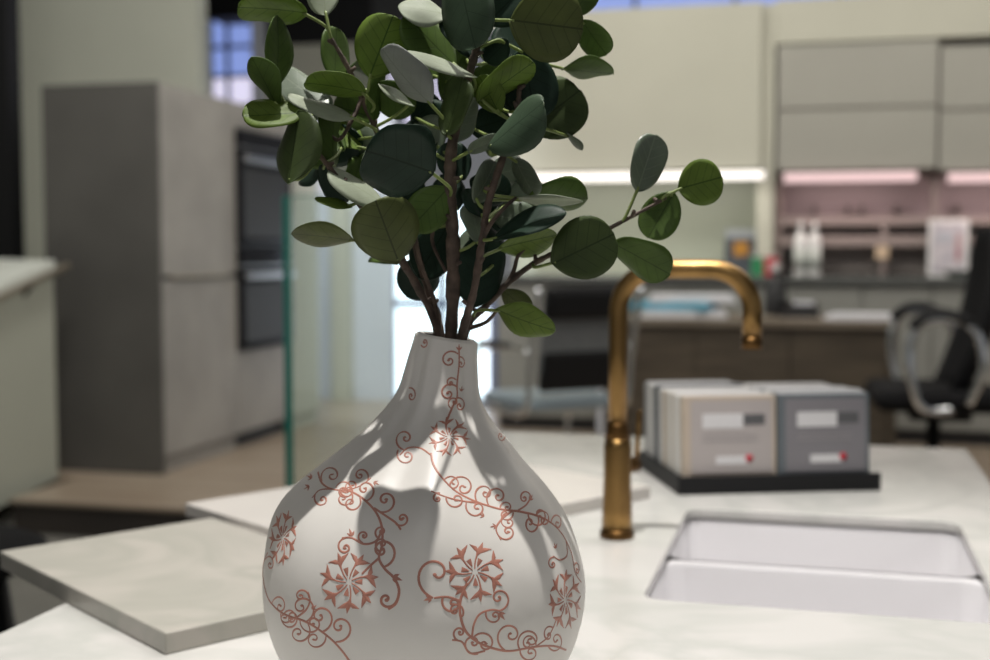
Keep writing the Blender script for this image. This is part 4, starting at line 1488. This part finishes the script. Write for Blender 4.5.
# bx, by, tx, ty, width, kind, depth base, depth tip, branch, [petiole anchor px or None], roll sign
LEAVES = [
    (307, 13, 238, 5, 27, 'bright', -1.0, -2.5, 'upper_left', (330, 37), -1),
    (326, 15, 320, -30, 36, 'pale', -0.8, 0.5, 'upper_left', (331, 37), -1),
    (275, 90, 281, 16, 25, 'mid', -2.5, -3.0, 'left', None, 1),
    (277, 106, 252, 57, 25, 'mid', -2.8, -4.0, 'left', None, -1),
    (335, 82, 336, 28, 29, 'mid', 1.2, 2.2, 'upper_left', None, 1),
    (369, 78, 393, 16, 54, 'bright', -0.6, -1.6, 'upper_left', (372, 112), 1),
    (366, 93, 305, 80, 25, 'bright', -1.6, -2.6, 'upper_left', (371, 118), -1),
    (328, 106, 275, 72, 36, 'grey', 0.4, 0.8, 'left', None, 1),
    (354, 118, 288, 95, 15, 'pale', -1.8, -3.0, 'upper_left', (372, 137), 1),
    (304, 112, 243, 117, 29, 'bright', -3.2, -4.0, 'left', (324, 124), 1),
    (288, 184, 299, 111, 40, 'deep', -4.6, -3.4, 'left', (313, 163), -1),
    (333, 165, 333, 108, 22, 'mid', -1.5, -1.0, 'left', None, 1),
    (321, 165, 345, 204, 24, 'dark', -2.6, -2.0, 'left', None, 1),
    (384, 204, 329, 169, 23, 'pale', -2.6, -3.4, 'left', None, 1),
    (352, 207, 315, 198, 9, 'bright', -3.0, -3.4, 'left', None, 1),
    (449, 15, 399, 5, 24, 'pale', -1.5, -2.4, 'main', None, 1),
    (458, -34, 473, 47, 54, 'dusk', -3.0, -4.6, 'main', None, 1),
    (478, 58, 446, 14, 28, 'dark', -1.6, -1.0, 'main', None, 1),
    (456, 66, 404, 15, 42, 'mid', -0.4, -1.4, 'main', None, 1),
    (431, 104, 379, 52, 32, 'silver', -2.6, -3.6, 'main', (446, 130), -1),
    (477, 77, 405, 51, 12, 'pale', -2.8, -3.8, 'main', (474, 100), 1),
    (442, 100, 466, 50, 28, 'mid', 0.6, 1.4, 'main', None, 1),
    (446, 135, 464, 78, 30, 'deep', -2.4, -2.8, 'main', None, -1),
    (414, 106, 379, 84, 9, 'pale', -0.8, -1.4, 'upper_left', None, 1),
    (372, 86, 413, 112, 36, 'mid', 0.6, 1.6, 'upper_left', None, 1),
    (374, 120, 381, 68, 16, 'mid', 0.2, 0.8, 'upper_left', None, 1),
    (434, 173, 366, 149, 78, 'dark', -7.4, -8.8, 'main', (446, 195), 1),
    (464, 180, 445, 143, 34, 'dark', -0.2, 0.4, 'main', None, 1),
    (455, 142, 472, 98, 24, 'grey', -1.0, -0.4, 'main', None, 1),
    (510, 20, 582, 29, 72, 'olive', -3.6, -4.6, 'main', (487, 25), 1),
    (582, 20, 606, 56, 30, 'mid', 0.6, 1.4, 'right', None, 1),
    (562, 69, 613, 74, 20, 'mid', 0.4, 0.8, 'right', (550, 68), 1),
    (522, 48, 536, 120, 56, 'dark', -1.4, -0.8, 'main', (482, 52), 1),
    (528, 130, 580, 90, 62, 'deep', 0.4, 1.2, 'right', None, 1),
    (478, 102, 533, 62, 30, 'bright', -2.2, -2.8, 'right', None, 1),
    (499, 114, 480, 76, 28, 'bright', -2.0, -2.4, 'right', None, -1),
    (508, 40, 486, 62, 26, 'dark', -1.8, -1.6, 'main', (484, 52), 1),
    (487, 24, 524, -14, 44, 'dark', -1.4, -0.6, 'main', None, 1),
    (574, 14, 594, -18, 26, 'mid', -0.2, 0.6, 'right', None, 1),
    (488, 148, 543, 102, 40, 'dusk', -4.6, -7.2, 'right', (505, 152), -1),
    (468, 152, 502, 136, 16, 'grey', -3.0, -3.4, 'main', None, 1),
    (515, 158, 533, 197, 22, 'grey', -1.4, -1.0, 'right', None, 1),
    (564, 133, 582, 150, 7, 'grey', 0.8, 1.4, 'right', None, 1),
    (399, 263, 376, 202, 68, 'olive', -3.4, -5.6, 'left', None, 1),
    (354, 241, 292, 232, 23, 'olive', -3.8, -4.6, 'left', (386, 236), -1),
    (448, 188, 411, 228, 42, 'mid', -1.6, -2.2, 'main', None, 1),
    (450, 222, 418, 276, 44, 'dark', 0.8, 1.6, 'upper_left', None, 1),
    (472, 307, 490, 238, 50, 'dark', -0.6, -0.2, 'right', None, 1),
    (481, 243, 470, 203, 20, 'grey', -1.4, -1.0, 'main', None, 1),
    (484, 218, 466, 188, 20, 'dark', -1.0, -0.6, 'right', None, 1),
    (474, 202, 497, 162, 26, 'grey', -2.0, -1.4, 'right', None, 1),
    (493, 240, 564, 208, 23, 'dark', -3.4, -4.2, 'right', None, -1),
    (514, 198, 582, 203, 10, 'pale', -2.2, -2.8, 'right', None, 1),
    (528, 200, 587, 196, 32, 'mid', -0.8, -0.2, 'right', None, 1),
    (498, 249, 556, 234, 26, 'bright', -0.8, -0.6, 'right', None, 1),
    (552, 264, 614, 234, 62, 'deep', -2.6, -3.2, 'low_right', (529, 268), 1),
    (502, 290, 530, 312, 22, 'olive', 0.6, 1.0, 'low_right', None, 1),
    (496, 309, 554, 333, 30, 'bright', -1.2, -1.8, 'low_right', (478, 316), 1),
    (613, 243, 670, 274, 38, 'mid', -0.8, -1.2, 'low_right', None, 1),
    (674, 192, 648, 238, 40, 'mid', 1.8, 1.8, 'low_right', (664, 199), 1),
    (678, 189, 722, 177, 46, 'bright', 1.6, 1.0, 'low_right', (664, 199), 1),
    (637, 191, 656, 135, 35, 'grey', 0.6, 0.8, 'low_right', (621, 220), 1),
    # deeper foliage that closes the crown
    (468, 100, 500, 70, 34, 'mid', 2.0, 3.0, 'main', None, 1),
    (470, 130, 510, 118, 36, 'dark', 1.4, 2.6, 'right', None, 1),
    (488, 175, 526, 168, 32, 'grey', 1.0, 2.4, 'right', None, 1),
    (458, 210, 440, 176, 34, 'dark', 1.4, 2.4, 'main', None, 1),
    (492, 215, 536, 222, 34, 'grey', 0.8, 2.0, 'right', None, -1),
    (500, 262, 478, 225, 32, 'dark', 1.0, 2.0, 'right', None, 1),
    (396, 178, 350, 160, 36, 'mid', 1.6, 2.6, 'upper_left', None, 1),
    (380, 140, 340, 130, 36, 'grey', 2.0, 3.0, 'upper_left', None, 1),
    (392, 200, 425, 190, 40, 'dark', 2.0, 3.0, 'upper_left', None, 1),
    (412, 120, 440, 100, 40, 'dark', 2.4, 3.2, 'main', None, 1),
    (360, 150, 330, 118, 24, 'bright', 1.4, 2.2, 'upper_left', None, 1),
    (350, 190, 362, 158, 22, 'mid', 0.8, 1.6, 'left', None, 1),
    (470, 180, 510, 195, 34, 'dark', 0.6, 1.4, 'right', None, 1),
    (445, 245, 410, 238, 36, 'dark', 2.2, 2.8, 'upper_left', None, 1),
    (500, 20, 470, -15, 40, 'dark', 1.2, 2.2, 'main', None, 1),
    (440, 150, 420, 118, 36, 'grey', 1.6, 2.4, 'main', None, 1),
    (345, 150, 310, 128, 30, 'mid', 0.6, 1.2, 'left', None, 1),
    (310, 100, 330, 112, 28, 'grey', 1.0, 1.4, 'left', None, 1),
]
ROLL = {(434, 173): -36}
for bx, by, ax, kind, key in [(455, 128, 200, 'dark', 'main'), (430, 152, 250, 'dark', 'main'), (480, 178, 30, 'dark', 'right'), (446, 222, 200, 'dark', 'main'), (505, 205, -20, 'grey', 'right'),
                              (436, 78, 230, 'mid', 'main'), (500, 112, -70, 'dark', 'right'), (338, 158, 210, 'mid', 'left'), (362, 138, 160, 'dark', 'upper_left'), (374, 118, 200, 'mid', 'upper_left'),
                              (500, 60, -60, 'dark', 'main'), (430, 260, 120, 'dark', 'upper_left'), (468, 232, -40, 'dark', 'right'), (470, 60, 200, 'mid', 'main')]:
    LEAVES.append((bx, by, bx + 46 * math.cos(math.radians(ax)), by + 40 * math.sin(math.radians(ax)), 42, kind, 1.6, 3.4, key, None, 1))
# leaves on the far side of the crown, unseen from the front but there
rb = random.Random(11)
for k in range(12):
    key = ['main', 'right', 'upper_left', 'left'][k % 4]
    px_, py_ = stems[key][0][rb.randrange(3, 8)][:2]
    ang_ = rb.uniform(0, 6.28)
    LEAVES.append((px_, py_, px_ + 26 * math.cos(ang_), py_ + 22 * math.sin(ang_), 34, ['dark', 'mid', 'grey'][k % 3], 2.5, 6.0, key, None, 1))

for n_, (bx, by, tx, ty_, w, kind, db, dt, key, pet, rs) in enumerate(LEAVES):
    root = SROOT[key]
    base = root.location
    B, T = L3(bx, by, db), L3(tx, ty_, dt)
    a = T - B
    Ln = a.length
    x_ = a.normalized()
    view = ((B + T) / 2 - CAMV).normalized()
    s0 = view.cross(x_).normalized()
    n0 = x_.cross(s0).normalized()
    if n0.dot(view) > 0:
        n0 = -n0
        s0 = -s0
    wapp = w / FPX * (VD + (db + dt) / 200)
    wapp *= 1.05
    W = max(wapp, min(0.80 * Ln, 1.9 * wapp))
    phi = rs * math.acos(max(-1, min(1, wapp / W)))
    if (bx, by) in ROLL:
        phi = math.radians(ROLL[(bx, by)])
        W = wapp / math.cos(phi)
    yv = s0 * math.cos(phi) + n0 * math.sin(phi)
    zv = x_.cross(yv)
    rnd = random.Random(n_ * 13 + 5)
    cup = rnd.uniform(0.05, 0.13)
    if kind in ('silver',) or (bx, by) in ((288, 184), (488, 148)):
        cup = 0.2
    vs, fs, uv = leaf_mesh(Ln, W, cup, rnd.uniform(-.16, .16), rnd.uniform(0.02, 0.07), n_, rnd.uniform(-0.05, 0.16))
    M3 = Matrix((x_, yv, zv)).transposed()
    pv = [M3 @ Vector(q) + (B - base) for q in vs]
    lf = mesh_obj('leaf', pv, fs, [LM[kind], M_leafback], root, True, uv)
    so = lf.modifiers.new('thickness', 'SOLIDIFY')
    so.thickness = 0.0005
    so.material_offset = 1
    so.offset = -1
    # petiole down to the branch
    if pet:
        tgt = min(SPTS[key], key=lambda q: (q - L3(pet[0], pet[1], db * .5)).length)
    else:
        tgt = min(SPTS[key][8:], key=lambda q: (q - B).length + 0.25 * abs(q.z - (B.z - 0.012)))
    d = (tgt - B)
    if d.length > 0.003:
        mid = B + d * .5 - x_ * (min(0.2 * d.length, 0.005) if pet else 0.0)
        path = smooth_path([tuple(T * 0 + B + x_ * 0.003), tuple(mid), tuple(tgt)], 5)
        tube('petiole', [Vector(q) - base for q in path], [0.0009] + [0.0011] * (len(path) - 2) + [0.0015], M_petiole, lf, 7)
